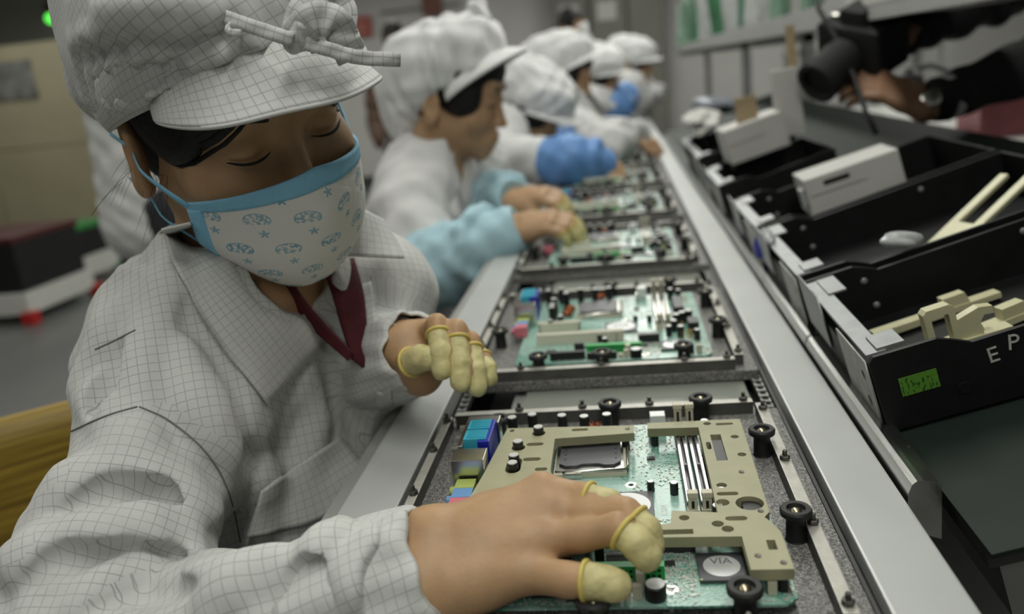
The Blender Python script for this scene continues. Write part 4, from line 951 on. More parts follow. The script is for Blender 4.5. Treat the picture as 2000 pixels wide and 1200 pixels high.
# ---- hair, cap, mask (in the head's own frame)
f = Field((-0.11, -0.13, -0.10), (0.11, 0.14, 0.15), 0.0022)
f.ell((0, 0.015, 0.038), (0.0770, 0.0970, 0.0905))
for q in (-1, 1): f.ell((q * 0.052, -0.022, 0.006), (0.0225, 0.040, 0.034), 0.02)
f.ell((0, -0.030, 0.050), (0.068, 0.063, 0.045), 0.02)
f.ell((0, 0.07, -0.05), (0.06, 0.04, 0.05), 0.02)
f.ell((0.020, -0.108, -0.052), (0.069, 0.075, 0.076), 0.002, 's'); f.ell((-0.084, 0.02, -0.04), (0.014, 0.022, 0.034), 0.005, 's'); f.ell((0.084, 0.02, -0.04), (0.014, 0.022, 0.034), 0.005, 's')
v, F = f.mesh(1); np_obj('hair', v, F, M_hair, W1, xf=HX)
rh = random.Random(5)
bm = bmesh.new()
for (x, y, z, dx, dy, dz) in [(-0.078, 0.012, -0.035, -0.006, 0.022, -0.035)] * 9 + [(-0.072, -0.014, -0.03, 0.0, 0.012, -0.055)] * 8:
    a = V(x, y, z) + [rh.gauss(0, 0.006) for _ in range(3)]; d = V(dx, dy, dz) * rh.uniform(0.6, 1.2) + [rh.gauss(0, 0.008) for _ in range(3)]
    pts = [HR @ (a + d * t + V(-0.01 * t * t, 0.006 * math.sin(3 * t), 0)) + HC for t in np.linspace(0, 1, 7)]; tube(bm, pts, [0.00016] * 6 + [0.00006], 4)
o = wbm('loose_hair', bm, M_hair, W1); o['kind'] = 'stuff'
bm = bmesh.new(); cc = V(0, 0.01, 0.0)                            # swept-back strands at the temples
for k in range(150):
    u, sg = rh.random(), (-1 if k % 3 else 1)
    A = V(-0.024, -0.090, 0.024) * (1 - u) + V(-0.062, -0.058, 0.040) * u; B = V(-0.071, -0.016, -0.026) * (1 - u) + V(-0.077, 0.002, 0.006) * u; A[0] *= -sg; B[0] *= -sg
    pts = []
    for t in np.linspace(0, 1, 8):
        q = A * (1 - t) + B * t + V(0, 0, -0.006 * math.sin(math.pi * t) * (1 - u)); d = unit(q - cc); r_ = SKIN1.ray_cast(Vector(HR @ (cc + d * 0.16) + HC), Vector(HR @ -d))
        if r_[0] is not None: pts.append(np.array(r_[0]) + HR @ d * (0.0008 + 0.0022 * u))
    if len(pts) > 4: tube(bm, pts, [0.0004] + [0.0010] * (len(pts) - 2) + [0.0007], 5)
o = wbm('hair_strands', bm, M_hair, W1); o['kind'] = 'stuff'

M_cap1 = grid_cloth('grid_cap', (0.62, 0.625, 0.605), pitch=0.0064, w=0.05)
zlow = lambda y: -0.014 + (0.03 - y) * 0.56 if y < 0.03 else -0.014 + (0.03 - y) * 0.40
f = Field((-0.15, -0.15, -0.07), (0.15, 0.19, 0.20), 0.0028); f.ell((0, 0.018, 0.025), (0.087, 0.106, 0.055))
f.ell((0, 0.026, 0.068), (0.088, 0.106, 0.080), 0.03); f.ell((0.0, 0.070, 0.040), (0.080, 0.066, 0.064), 0.03); f.ell((0.0, 0.062, 0.012), (0.092, 0.066, 0.034), 0.015); f.ell((0.0, -0.035, 0.090), (0.080, 0.072, 0.056), 0.03)
capb = f.mesh(1); CAPB = bvh_of(capb[0] @ HR.T + HC, capb[1])
CF = [([(150, 90), (230, 60), (330, 70), (430, 40)], 0.006, 'u'), ([(180, 150), (270, 120), (380, 120), (470, 90)], 0.007, 'u'), ([(175, 200), (260, 180), (360, 170), (450, 150)], 0.006, 'u'), ([(190, 20), (300, 10), (420, 10)], 0.006, 'u'),
      ([(160, 120), (250, 90), (350, 95), (440, 65)], 0.005, 's'), ([(200, 175), (290, 150), (400, 140)], 0.005, 's'), ([(330, 180), (400, 130), (470, 100), (560, 80)], 0.006, 'u')]
hloc = lambda p: (np.asarray(p) - HC) @ HR
for (pl, r, op) in CF:
    L = [hloc(p) for p in surf_line(CAPB, pl, r * 0.5 if op == 'u' else -r * 0.6, 9)]
    if len(L) > 1: f.chain(L, [r * (0.5 + 0.5 * math.sin(math.pi * (i + 0.5) / len(L))) for i in range(len(L))], 0.012, op)
def cap_waves(P):
    a = np.arctan2(P[:, 0], -(P[:, 1] - 0.03)); low = np.clip((0.085 - (P[:, 2] - (-0.014 + (0.03 - P[:, 1]) * 0.4))) / 0.07, 0, 1)
    return -low * (0.0022 * np.sin(a * 26 + 3 * np.sin(a * 5)) + 0.0014 * np.sin(a * 41 + 1)) + fsum(P, [(V(70, 50, 60), 0.3, 0.0012), (V(-60, 110, 40), 1.0, 0.0009), (V(150, 60, -90), 0.5, 0.0005)])
f.waves(cap_waves)
zc = np.broadcast_to(f.ax[2][None, None, :], f.n); yc = np.broadcast_to(f.ax[1][None, :, None], f.n)
f.D = np.maximum(f.D, (np.where(yc < 0.03, -0.014 + (0.03 - yc) * 0.56, -0.014 + (0.03 - yc) * 0.40) + 0.008 - zc).astype(np.float32) * 0.9)
v, F = f.mesh(1)
n0 = unit(V(-0.62, -0.55, 0.45)); e1 = unit(np.cross(V(0, 0, 1), n0)); e2 = np.cross(n0, e1); c45, s45 = math.cos(0.6), math.sin(0.6); e1, e2 = e1 * c45 + e2 * s45, e2 * c45 - e1 * s45
def azim(PV, c=V(0, 0.03, 0.06)):
    Q = PV - c; R_ = np.linalg.norm(Q, axis=-1, keepdims=True); D_ = Q / R_; th = np.arccos(np.clip(D_ @ n0, -1, 1)); x, y = D_ @ e1, D_ @ e2; l = np.sqrt(x * x + y * y) + 1e-9; rr = th * 0.105
    return np.stack([x / l * rr, y / l * rr], -1)
cap1 = np_obj('cap', v, F, M_cap1, W1, uv=azim(v[F]), xf=HX)
# band round the head
na, nt = 96, 9; G = np.zeros((na, nt, 3))
for i in range(na):
    a = 2 * math.pi * i / (na - 1); x, y = math.sin(a), -math.cos(a)
    for j in range(nt):
        t = j / (nt - 1); bul = 0.004 * math.sin(math.pi * t) + 0.0010 * math.sin(a * 17 + 2 * math.sin(4 * a)) * t
        px_, py_ = (0.0845 + bul + 0.004 * t) * x, 0.014 + (0.1020 + bul + 0.004 * t) * y; G[i, j] = (px_, py_, zlow(py_) - 0.05 * px_ + (0.032 + 0.022 * max(0, math.cos(a))) * t)
sheet('cap_band', G @ HR.T + HC, 0.002, M_cap1, cap1)
# brim
na, nt = 61, 15; G = np.zeros((na, nt, 3)); amax = math.radians(57)
for i in range(na):
    a = -amax + 2 * amax * i / (na - 1); s_ = a / amax
    x0, y0 = 0.0860 * math.sin(a), 0.014 - 0.1045 * math.cos(a); Lb = 0.064 * (1 - abs(s_) ** 3.0) ** 0.8 + 0.0005
    for j in range(nt):
        t = j / (nt - 1); px_ = x0 + math.sin(a) * 0.45 * Lb * t; py_ = y0 - (0.35 + 0.65 * math.cos(a)) * Lb * t
        G[i, j] = (px_, py_, zlow(y0) - 0.06 * px_ + 0.030 * (1 - t) ** 1.5 * (1 - s_ * s_) + 0.004 - 0.004 * t - 0.006 * t * t - 0.004 * s_ ** 4 + 0.0010 * math.sin(s_ * 9 + 4 * t))
brim = sheet('brim', G @ HR.T + HC, 0.0028, M_cap1, cap1)
edge = [HR @ p + HC for p in G[:, -1]]; bm = bmesh.new(); tube(bm, edge, 0.0016, 6); wbm('brim_edge', bm, M_coat1, brim)
# tie ribbons and bow
def ribbon(A, w, wob=0.0, n=24, up=None):
    C = resample([at(*q) for q in A], n); T = np.gradient(C, axis=0); G = np.zeros((n, 4, 3))
    for i in range(n):
        d = unit(CAM_POS - C[i]); s_ = unit(np.cross(T[i], d))
        for j in range(4): G[i, j] = C[i] + s_ * w * (j / 3 - 0.5) + d * wob * math.sin(i * 0.9 + j * 1.3)
    return sheet('tie_ribbon', G, 0.0014, M_cap1, cap1)
ribbon([(378, 14, 0.520), (430, 30, 0.508), (500, 55, 0.498), (572, 78, 0.496)], 0.0085, 0.0006)
ribbon([(470, 58, 0.512), (452, 50, 0.505), (448, 62, 0.503), (475, 66, 0.502)], 0.0045, 0.0004)
ribbon([(580, 80, 0.503), (640, 96, 0.500), (700, 112, 0.505), (782, 117, 0.515)], 0.0085, 0.0006)
ribbon([(575, 75, 0.503), (590, 20, 0.500), (640, -8, 0.512), (672, 20, 0.520), (660, 60, 0.515), (600, 80, 0.505)], 0.016, 0.0015, 36)
ribbon([(575, 78, 0.503), (610, 40, 0.494), (655, 45, 0.500), (675, 85, 0.508), (690, 115, 0.512)], 0.020, 0.002, 30)
f = Field(at(578, 78, 0.505) - 0.025, at(578, 78, 0.505) + 0.025, 0.0014); kp = at(578, 78, 0.505)
f.ell(kp, (0.009, 0.007, 0.008)); f.ell(kp + V(0.004, -0.002, 0.006), (0.007, 0.006, 0.006), 0.004); f.waves(lambda P: fsum(P, [(V(500, 300, 600), 0, 0.0006), (V(-300, 500, 500), 1, 0.0005)]))
v, F = f.mesh(1); np_obj('ribbon_knot', v, F, M_cap1, cap1, uv=np.stack([(v[F] - kp) @ CAM_R, (v[F] - kp) @ CAM_U], 2))

p, n = hit_px(COAT1, 768, 648)
if p is not None:
    tg = sheet('cloth_tag', np.array([[p + CAM_R * (x - 0.5) * 0.006 + CAM_U * (0.5 - y) * 0.013 - CAM_FW * 0.004 for y in (0, 0.5, 1)] for x in (0, 1)]), 0.0006, M_capc, coat1)
    sheet('tag_print', np.array([[p + CAM_R * (x - 0.5) * 0.005 + CAM_U * (0.5 - y) * 0.012 - CAM_FW * 0.0046 for y in (0.02, 0.2, 0.38)] for x in (0, 1)]), 0.0003, mat('red_tag_print', (0.40, 0.02, 0.04), 0.6), tg)
# trousers under the conveyor
f = Field((-0.75, 0.15, -0.76), (0.25, 1.05, -0.18), 0.012)
for sg in (-1, 1):
    hp = mid - FAC * 0.10 - V(0, 0, 0.36) + AX * sg * 0.085; kn = hp + FAC * 0.34 + AX * sg * 0.03; an = V(kn[0], kn[1], -0.68)
    f.chain([hp, kn, an], [0.085, 0.062, 0.045], 0.03); f.cap(an, an + FAC * 0.14 - V(0, 0, 0.03), 0.038, 0.030, 0.02)
v, F = f.mesh(1); M_trousers = mat('dark_trousers', (0.025, 0.026, 0.03), 0.85, noise=0.2, scale=20); np_obj('trousers', v, F, M_trousers, W1)
# ---- cloth mask: white quilted cloth with a pale blue print, blue binding and ear loops
def mask_mat():
    m, nt, b = new_mat('mask_print_cloth'); L = nt.links
    uv = nd(nt, 'ShaderNodeUVMap'); uv.uv_map = 'UVMap'; sep = nd(nt, 'ShaderNodeSeparateXYZ'); L.new(uv.outputs[0], sep.inputs[0])
    P = 0.030; Q = 0.013
    row = mth(nt, 'FLOOR', mth(nt, 'MULTIPLY', sep.outputs[1], 1 / Q)); odd = mth(nt, 'FLOORED_MODULO', row, 2.0)
    fy = mth(nt, 'MULTIPLY', mth(nt, 'SUBTRACT', mth(nt, 'FRACT', mth(nt, 'MULTIPLY', sep.outputs[1], 1 / Q)), 0.5), Q)
    row4 = mth(nt, 'FLOORED_MODULO', mth(nt, 'FLOOR', mth(nt, 'MULTIPLY', row, 0.5)), 2.0)
    sx = mth(nt, 'ADD', sep.outputs[0], mth(nt, 'ADD', mth(nt, 'MULTIPLY', odd, P * 0.42), mth(nt, 'MULTIPLY', row4, P * 0.5)))
    fx = mth(nt, 'MULTIPLY', mth(nt, 'SUBTRACT', mth(nt, 'FRACT', mth(nt, 'MULTIPLY', sx, 1 / P)), 0.5), P)
    r = mth(nt, 'SQRT', mth(nt, 'ADD', mth(nt, 'MULTIPLY', fx, fx), mth(nt, 'MULTIPLY', fy, fy)))
    ang = mth(nt, 'ARCTAN2', fx, fy)
    star = mth(nt, 'LESS_THAN', r, mth(nt, 'MULTIPLY_ADD', mth(nt, 'COSINE', mth(nt, 'MULTIPLY', ang, 5.0)), 0.0011, 0.0024))
    # rounded cloud-like blot with pale specks
    n = nd(nt, 'ShaderNodeTexNoise'); n.inputs['Scale'].default_value = 420; n.inputs['Detail'].default_value = 2; L.new(uv.outputs[0], n.inputs[0])
    ex = mth(nt, 'DIVIDE', fx, 0.0085); ey = mth(nt, 'DIVIDE', mth(nt, 'ADD', fy, 0.0012), 0.0056)
    er = mth(nt, 'ADD', mth(nt, 'MULTIPLY', ex, ex), mth(nt, 'MULTIPLY', ey, ey))
    blob = mth(nt, 'MULTIPLY', mth(nt, 'LESS_THAN', er, 1.0), mth(nt, 'GREATER_THAN', fy, -0.0048))
    speck = mth(nt, 'MAXIMUM', mth(nt, 'GREATER_THAN', n.outputs[0], 0.5), mth(nt, 'GREATER_THAN', er, 0.78))
    blob = mth(nt, 'MULTIPLY', blob, speck)
    pat = mth(nt, 'ADD', mth(nt, 'MULTIPLY', star, odd), mth(nt, 'MULTIPLY', blob, mth(nt, 'SUBTRACT', 1.0, odd)))
    n2 = nd(nt, 'ShaderNodeTexNoise'); n2.inputs['Scale'].default_value = 90; L.new(uv.outputs[0], n2.inputs[0])
    pat = mth(nt, 'MULTIPLY', pat, mth(nt, 'MULTIPLY_ADD', n2.outputs[0], 0.6, 0.45))
    mx = nd(nt, 'ShaderNodeMix'); mx.data_type = 'RGBA'; mx.inputs['A'].default_value = (0.82, 0.815, 0.775, 1); mx.inputs['B'].default_value = (0.17, 0.40, 0.52, 1)
    L.new(pat, mx.inputs['Factor']); L.new(mx.outputs['Result'], b.inputs['Base Color']); sset(b, 'Roughness', 0.85); sset(b, 'Specular IOR Level', 0.2)
    tc = nd(nt, 'ShaderNodeTexCoord'); n3 = nd(nt, 'ShaderNodeTexNoise'); n3.inputs['Scale'].default_value = 160; n3.inputs['Detail'].default_value = 3; L.new(tc.outputs['Object'], n3.inputs[0])
    bp = nd(nt, 'ShaderNodeBump'); bp.inputs['Strength'].default_value = 0.5; bp.inputs['Distance'].default_value = 0.002; L.new(n3.outputs[0], bp.inputs['Height']); L.new(bp.outputs[0], b.inputs['Normal'])
    return m
M_mask = mask_mat(); M_bind = mat('blue_binding', (0.24, 0.54, 0.74), 0.75, noise=0.05, scale=80, bump=0.2, bscale=400)
def mask_pt(s, t, off=0.0):
    A = 1.22; k = (1 - math.cos(s * A)) / (1 - math.cos(A)); x = 0.0765 * math.sin(s * A) / math.sin(A); y = -(0.1175 - 0.084 * k)
    zt = -0.016 - 0.030 * abs(s) ** 1.3; zb = -0.128 + 0.046 * s * s; z = zt + (zb - zt) * t
    y -= 0.010 * math.exp(-((z + 0.046) / 0.026) ** 2) * math.exp(-(s / 0.24) ** 2)
    y += 0.004 * math.exp(-(t / 0.12) ** 2) * (1 - abs(s)) ; u = max(0, t - 0.5) / 0.5
    y += 0.030 * u * u * (1 - 0.5 * abs(s)); x *= 1 - 0.22 * u * u
    n = unit(V(math.sin(s * A) * 1.0, -math.cos(s * A), 0)); return V(x, y, z) + n * off
def mask_sheet(name, s0, s1, t0, t1, nu, nv, off, th, m, parent):
    G = np.zeros((nu, nv, 3)); U = np.zeros((nu, nv, 2))
    for i in range(nu):
        for j in range(nv):
            s = s0 + (s1 - s0) * i / (nu - 1); t = t0 + (t1 - t0) * j / (nv - 1); G[i, j] = mask_pt(s, t, off); U[i, j] = (s * 0.100, G[i, j][2])
    return sheet(name, G @ HR.T + HC, th, m, parent, uv=U, out=HR @ V(0, -1, 0))
mask1 = mask_sheet('face_mask', -0.86, 0.98, 0.0, 1.0, 60, 30, 0.0, 0.0022, M_mask, W1)
mask_sheet('mask_binding', -0.87, 0.99, -0.012, 0.105, 60, 5, 0.0010, 0.0026, M_bind, mask1)
for sg, e0 in ((-1, 0.87), (1, 0.99)): mask_sheet('side_binding', sg * e0, sg * (e0 - 0.095), 0.08, 1.0, 6, 16, 0.0012, 0.0026, M_bind, mask1)
for sg in (-1, 1):
    for (t, e, w) in ((0.03, (sg * 0.081, 0.006, -0.016), 0.007), (0.93, (sg * 0.079, 0.006, -0.058), 0.0035)):
        a = mask_pt(-0.86 if sg < 0 else 0.98, t, 0.002); b = V(*e); pts = [a, a * 0.66 + b * 0.34 + V(sg * 0.004, 0, 0), a * 0.33 + b * 0.67 + V(sg * 0.006, 0, 0), b, b + V(sg * 0.004, 0.022, 0.006 if t < 0.5 else 0.01)]
        C = resample(pts, 20); G = np.zeros((20, 3, 3))
        for i in range(20):
            ww = w * (1 - 0.65 * min(1, i / 10)); up = unit(np.cross(np.gradient(C, axis=0)[i], V(sg, 0, 0)))
            for j in range(3): G[i, j] = C[i] + up * ww * (j / 2 - 0.5)
        sheet('ear_loop', G @ HR.T + HC, 0.0012, M_bind, mask1)
# ---------------------------------------------------------------- the other workers along the line
def gen_hand(w, d, n, thumb_side, L=1.0):
    """joints of a half-curled hand: wrist, pointing direction, back-of-hand normal, direction of the thumb"""
    d, n = unit(d), unit(n); n = unit(n - d * (n @ d)); s = unit(np.asarray(thumb_side) - d * (np.asarray(thumb_side) @ d) - n * (np.asarray(thumb_side) @ n)); H = {}
    for nm, o, l in (('index', 0.026, 1.0), ('middle', 0.009, 1.07), ('ring', -0.009, 1.0), ('pinky', -0.025, 0.82)):
        a = w + (d * (0.084 if nm != 'pinky' else 0.076) + s * o) * L; b = a + (d * 0.031 - n * 0.014 + s * o * 0.12) * L * l; c = b + (d * 0.012 - n * 0.021) * L * l; e = c + (d * 0.002 - n * 0.017) * L * l; H[nm] = [a, b, c, e]
    a = w + (d * 0.030 + s * 0.030 - n * 0.006) * L; b = a + (d * 0.032 + s * 0.014 - n * 0.014) * L; c = b + (d * 0.026 - n * 0.016) * L; e = c + (d * 0.014 - n * 0.012 - s * 0.004) * L; H['thumb'] = [a, b, c, e]
    return H
GR = dict(index=[0.0098, 0.0083, 0.0075, 0.0066], middle=[0.010, 0.0085, 0.0077, 0.0068], ring=[0.0096, 0.0082, 0.0073, 0.0065], pinky=[0.0088, 0.007, 0.0063, 0.0056], thumb=[0.0145, 0.0108, 0.0098, 0.0082])
def cap_local(h, seedv, bag=False):
    f = Field((-0.14, -0.14, -0.13), (0.14, 0.20, 0.19), h); f.ell((0, 0.018, 0.025), (0.087, 0.106, 0.055)); f.ell((0, -0.022, 0.045), (0.082, 0.080, 0.050), 0.02); f.ell((0, 0.030, 0.062), (0.090, 0.112, 0.070), 0.03); f.ell((0, 0.080, 0.040), (0.078, 0.066, 0.066), 0.03); f.ell((0, -0.035, 0.075), (0.078, 0.070, 0.044), 0.03)
    def wv(P):
        a = np.arctan2(P[:, 0], -(P[:, 1] - 0.03)); low = np.clip((0.10 - P[:, 2]) / 0.09, 0, 1)
        return -low * 0.0036 * np.sin(a * 19 + seedv + 3 * np.sin(a * 5)) + fsum(P + 0.012 * np.sin(P[:, ::-1] * 40 + seedv), [(V(70, 50, 60), seedv, 0.0032), (V(-60, 110, 40), 1.0 + seedv, 0.0026), (V(120, -40, 150), 0.4, 0.0014)])
    f.waves(wv); yc = np.broadcast_to(f.ax[1][None, :, None], f.n); zc = np.broadcast_to(f.ax[2][None, None, :], f.n)
    f.D = np.maximum(f.D, (-0.014 + (0.03 - yc) * 0.40 - zc).astype(np.float32) * 0.9)
    if bag: f.ell((0, 0.118, -0.015), (0.060, 0.050, 0.085), 0.04)
    f.ell((0, 0.014, 0.0), (0.076, 0.094, 0.075), 0.004, 's'); return f
def brim_local(na=31, nt=8, drop=0.0):
    G = np.zeros((na, nt, 3)); amax = math.radians(84)
    for i in range(na):
        a = -amax + 2 * amax * i / (na - 1); s_ = a / amax; x0, y0 = 0.086 * math.sin(a), 0.014 - 0.104 * math.cos(a); Lb = 0.058 * (1 - abs(s_) ** 2.6) + 0.0005
        for j in range(nt):
            t = j / (nt - 1); G[i, j] = (x0 + math.sin(a) * 0.35 * Lb * t, y0 - (0.35 + 0.65 * math.cos(a)) * Lb * t, -0.014 + (0.03 - y0) * 0.4 + 0.012 + 0.004 * t - 0.010 * t * t - 0.009 * s_ ** 4 - drop * t)
    return G
def hair_local(h):
    f = Field((-0.10, -0.12, -0.10), (0.10, 0.14, 0.15), h); f.ell((0, 0.016, 0.038), (0.0785, 0.0985, 0.0915))
    for s in (-1, 1): f.ell((s * 0.060, -0.030, 0.002), (0.020, 0.040, 0.040), 0.02)
    f.ell((0, -0.028, 0.050), (0.069, 0.062, 0.043), 0.02)
    f.ell((0, 0.072, -0.05), (0.055, 0.04, 0.05), 0.02); f.ell((0, -0.105, -0.058), (0.078, 0.084, 0.080), 0.005, 's')
    for s in (-1, 1): f.ell((s * 0.085, 0.02, -0.035), (0.02, 0.022, 0.03), 0.005, 's')
    return f
_headmesh = {}
def worker(label, HC_, ang, SR_, SL_, ER_, EL_, WR_, WL_, h=0.004, covers=None, cots=False, handR=None, handL=None, coat_m=None, capon=True, skin=M_skin2, hip=0.40, legs=None, bow=True, seedv=0.0, cap_tilt=0.0, bag=False, drop=0.0):
    R_ = rot_zxy(*ang); X = (R_, HC_); md = (SR_ + SL_) / 2; ax = unit(SL_ - SR_); fc = unit(np.cross(ax, V(0, 0, 1)))
    nb = md - fc * 0.02 + V(0, 0, 0.05); FRm = np.stack([ax, fc, unit(np.cross(ax, fc)) * -1], 1)
    base = V(md[0] - fc[0] * 0.06, md[1] - fc[1] * 0.06, -0.75); root = person(label, tuple(base)); parts = []
    v, F = head_field(max(h, 0.003), R_.T @ (nb - V(0, 0, 0.02) - HC_)).mesh(2); parts.append((v @ R_.T + HC_, F))
    for hd, W, E in ((handR, WR_, ER_), (handL, WL_, EL_)):
        if hd is None: continue
        parts.append(hand_field(hd, GR, W, W + unit(E - W) * 0.05, 0.0245, max(h * 0.65, 0.0024)).mesh(1))
    lo = np.min([SR_, SL_, ER_, EL_, WR_, WL_, nb, md - V(0, 0, hip + 0.05)], 0) - 0.2; hi = np.max([SR_, SL_, ER_, EL_, WR_, WL_, nb + V(0, 0, 0.03)], 0) + 0.2
    t = Field(lo, hi, 0.009); t.ell(md - fc * 0.05 - V(0, 0, 0.10), (0.14, 0.075, 0.18), 0, 'u', FRm); t.cap(nb, SR_, 0.042, 0.042, 0.03).cap(nb, SL_, 0.042, 0.042, 0.03).cap(nb, md - fc * 0.03, 0.05, 0.05, 0.03)
    t.chain([SR_, ER_, WR_ + unit(ER_ - WR_) * 0.03], [0.042, 0.034, 0.022], 0.02).chain([SL_, EL_, WL_ + unit(EL_ - WL_) * 0.03], [0.042, 0.034, 0.022], 0.02)
    t.cap(md - fc * 0.05 - V(0, 0, 0.2), md - fc * 0.06 - V(0, 0, hip), 0.10, 0.11, 0.05); parts.append(t.mesh(1))
    v, F = join_vf(parts); np_obj('body', v, F, skin, root)
    f = hair_local(max(h, 0.0035)); v, F = f.mesh(1); np_obj('hair', v, F, M_hair, root, xf=X)
    if h < 0.0045: lash_lines(root, X, M_lash)
    if capon:
        CT = rot_zxy(0, -cap_tilt, 0); CX = (R_ @ CT, HC_ + R_ @ V(0, 0.012, 0.02) - R_ @ CT @ V(0, 0.012, 0.02)); v, F = cap_local(max(h, 0.0035), seedv, bag).mesh(1); cp = np_obj('cap', v, F, M_capc, root, xf=CX)
        sheet('brim', brim_local(drop=drop) @ CX[0].T + CX[1], 0.003, M_capc, cp)
        if bow:
            f = Field((-0.05, -0.14, 0.06), (0.05, -0.03, 0.17), 0.003); f.ell((0, -0.088, 0.102), (0.012, 0.010, 0.010)); f.cap((0, -0.088, 0.105), (0.012, -0.085, 0.135), 0.006, 0.010, 0.008); f.cap((0, -0.088, 0.105), (-0.018, -0.075, 0.130), 0.006, 0.011, 0.008); v, F = f.mesh(1); np_obj('bow', v, F, M_capc, cp, xf=CX)
    # coat
    f = Field(lo, hi, max(h, 0.004)); f.ell(md - fc * 0.055 - V(0, 0, 0.115), (0.160, 0.100, 0.205), 0, 'u', FRm); f.cap(md - fc * 0.05 - V(0, 0, 0.16), md - fc * 0.07 - V(0, 0, hip + 0.02), 0.118, 0.135, 0.06)
    f.cap(nb + V(0, 0, 0.004), SR_, 0.066, 0.058, 0.05); f.cap(nb + V(0, 0, 0.004), SL_, 0.066, 0.058, 0.05)
    f.chain([SR_, SR_ * 0.5 + ER_ * 0.5 - fc * 0.006, ER_, ER_ * 0.5 + WR_ * 0.5, WR_ + (ER_ - WR_) * 0.12], [0.062, 0.060, 0.056, 0.048, 0.040] if covers is None else [0.062, 0.058, 0.048, 0.040, 0.034], 0.025); f.chain([SL_, EL_, WL_ + (EL_ - WL_) * 0.12], [0.060, 0.054, 0.040] if covers is None else [0.060, 0.046, 0.034], 0.025)
    for a, b in ((SR_, SR_ * 0.35 + ER_ * 0.65),) if covers is not None else ((SR_, ER_), (ER_, WR_)):                      # creases round the sleeve
        d = unit(b - a); x = unit(np.cross(d, fc)); y = np.cross(d, x)
        for q in range(4):
            c = a + (b - a) * (0.2 + 0.2 * q); pts = [c + (x * math.cos(u) + y * math.sin(u)) * 0.058 + d * 0.02 * math.sin(u + q) for u in np.linspace(0.4 + q, 2.6 + q, 7)]; f.chain(pts, [0.004, 0.007, 0.009, 0.009, 0.008, 0.006, 0.003], 0.014)
    f.waves(lambda P: fsum(P + 0.02 * np.sin(P[:, ::-1] * 21 + seedv), [(V(50, 35, 80), seedv, 0.0022), (V(-45, 80, 40), 1.7 + seedv, 0.0020), (V(100, -30, 60), 0.2, 0.0012), (V(30, 130, -100), 2.2 + seedv, 0.0010)]))
    f.cap(nb + V(0, 0, 0.02), HC_ + R_ @ V(0, 0.02, -0.06), 0.058, 0.062, 0.01, 's'); f.cap(nb + fc * 0.05 + V(0, 0, 0.02), md + fc * 0.055 - V(0, 0, 0.03), 0.04, 0.012, 0.006, 's')
    v, F = f.mesh(1); ct = np_obj('coat', v, F, coat_m or M_coat, root)
    cax = unit(HC_ - nb + V(0, 0, 0.03)); cx_ = unit(np.cross(V(0, 0, 1), fc)); cy_ = np.cross(cax, cx_); cy_ = cy_ if cy_ @ fc > 0 else -cy_
    na, nt = 40, 9; G = np.zeros((na, nt, 3))
    for i in range(na):
        a = math.radians(30 + 300 * i / (na - 1)); fr_ = max(0.0, math.cos(a))
        for j in range(nt):
            tt = j / (nt - 1); r = 0.070 + 0.004 * math.sin(3 * a); up = 0.045 - 0.075 * tt - 0.05 * fr_ * tt; G[i, j] = nb + cax * up + (cy_ * math.cos(a) * (1 + 0.5 * fr_ * tt) + cx_ * math.sin(a)) * (r + 0.030 * tt ** 1.3)
    sheet('collar', G, 0.0025, coat_m or M_coat, ct)
    if covers is not None:                                       # elastic sleeve covers over the forearms
        for W, E, S in ((WR_, ER_, SR_), (WL_, EL_, SL_)):
            f = Field(np.minimum(W, np.minimum(E, S)) - 0.1, np.maximum(W, np.maximum(E, S)) + 0.1, max(h, 0.004)); u0 = E + (S - E) * 0.22
            f.chain([u0, E, E * 0.55 + W * 0.45, W + (E - W) * 0.02], [0.056, 0.066, 0.056, 0.0435], 0.02); d = unit(W - E); x = unit(np.cross(d, V(0, 0, 1))); y = np.cross(d, x)
            for q in range(6):
                c = E + (W - E) * (-0.05 + 0.14 * q); ph = q * 1.9 + seedv; pts = [c + (x * math.cos(u) + y * math.sin(u)) * 0.058 + d * 0.025 * math.sin(1.5 * u + q) for u in np.linspace(ph, ph + 2.6, 8)]; f.chain(pts, [0.003, 0.007, 0.009, 0.010, 0.009, 0.008, 0.006, 0.003], 0.014)
            f.waves(lambda P: fsum(P, [(V(110, 60, 90), seedv, 0.0014), (V(-80, 120, 60), 1.2, 0.0012)])); e_ = W; f.cap(e_ + d * 0.062, e_ + d * 0.12, 0.06, 0.06, 0.003, 's')
            v, F = f.mesh(1); np_obj('sleeve_cover', v, F, covers, root)
    if cots:
        for hd in (handR, handL):
            if hd is None: continue
            for n in ('index', 'middle', 'ring', 'pinky', 'thumb'):
                P = hd[n]; finger_cot(root, [P[1] * 0.75 + P[2] * 0.25, P[2], P[3]], GR[n][2] * 1.14, 0.0022, True)
    if legs is not None:
        f = Field(base + V(-0.4, -0.4, -0.02), base + V(0.5, 0.4, 0.75 + md[2] - hip + 0.12), 0.012)
        for s in (-1, 1):
            hp = md - fc * 0.06 - V(0, 0, hip - 0.02) + ax * s * 0.08
            if legs == 'sit': kn = hp + fc * 0.36 - V(0, 0, 0.03); an = kn - V(0, 0, kn[2] + 0.68)
            else: kn = hp * 0.5 + V(hp[0], hp[1], -0.68) * 0.5; an = V(hp[0], hp[1], -0.68)
            f.chain([hp, kn, an], [0.085, 0.06, 0.045], 0.03); f.cap(an, an + fc * 0.14 - V(0, 0, 0.03), 0.04, 0.032, 0.02)
        v, F = f.mesh(1); np_obj('trousers', v, F, M_trousers, root)
    return root
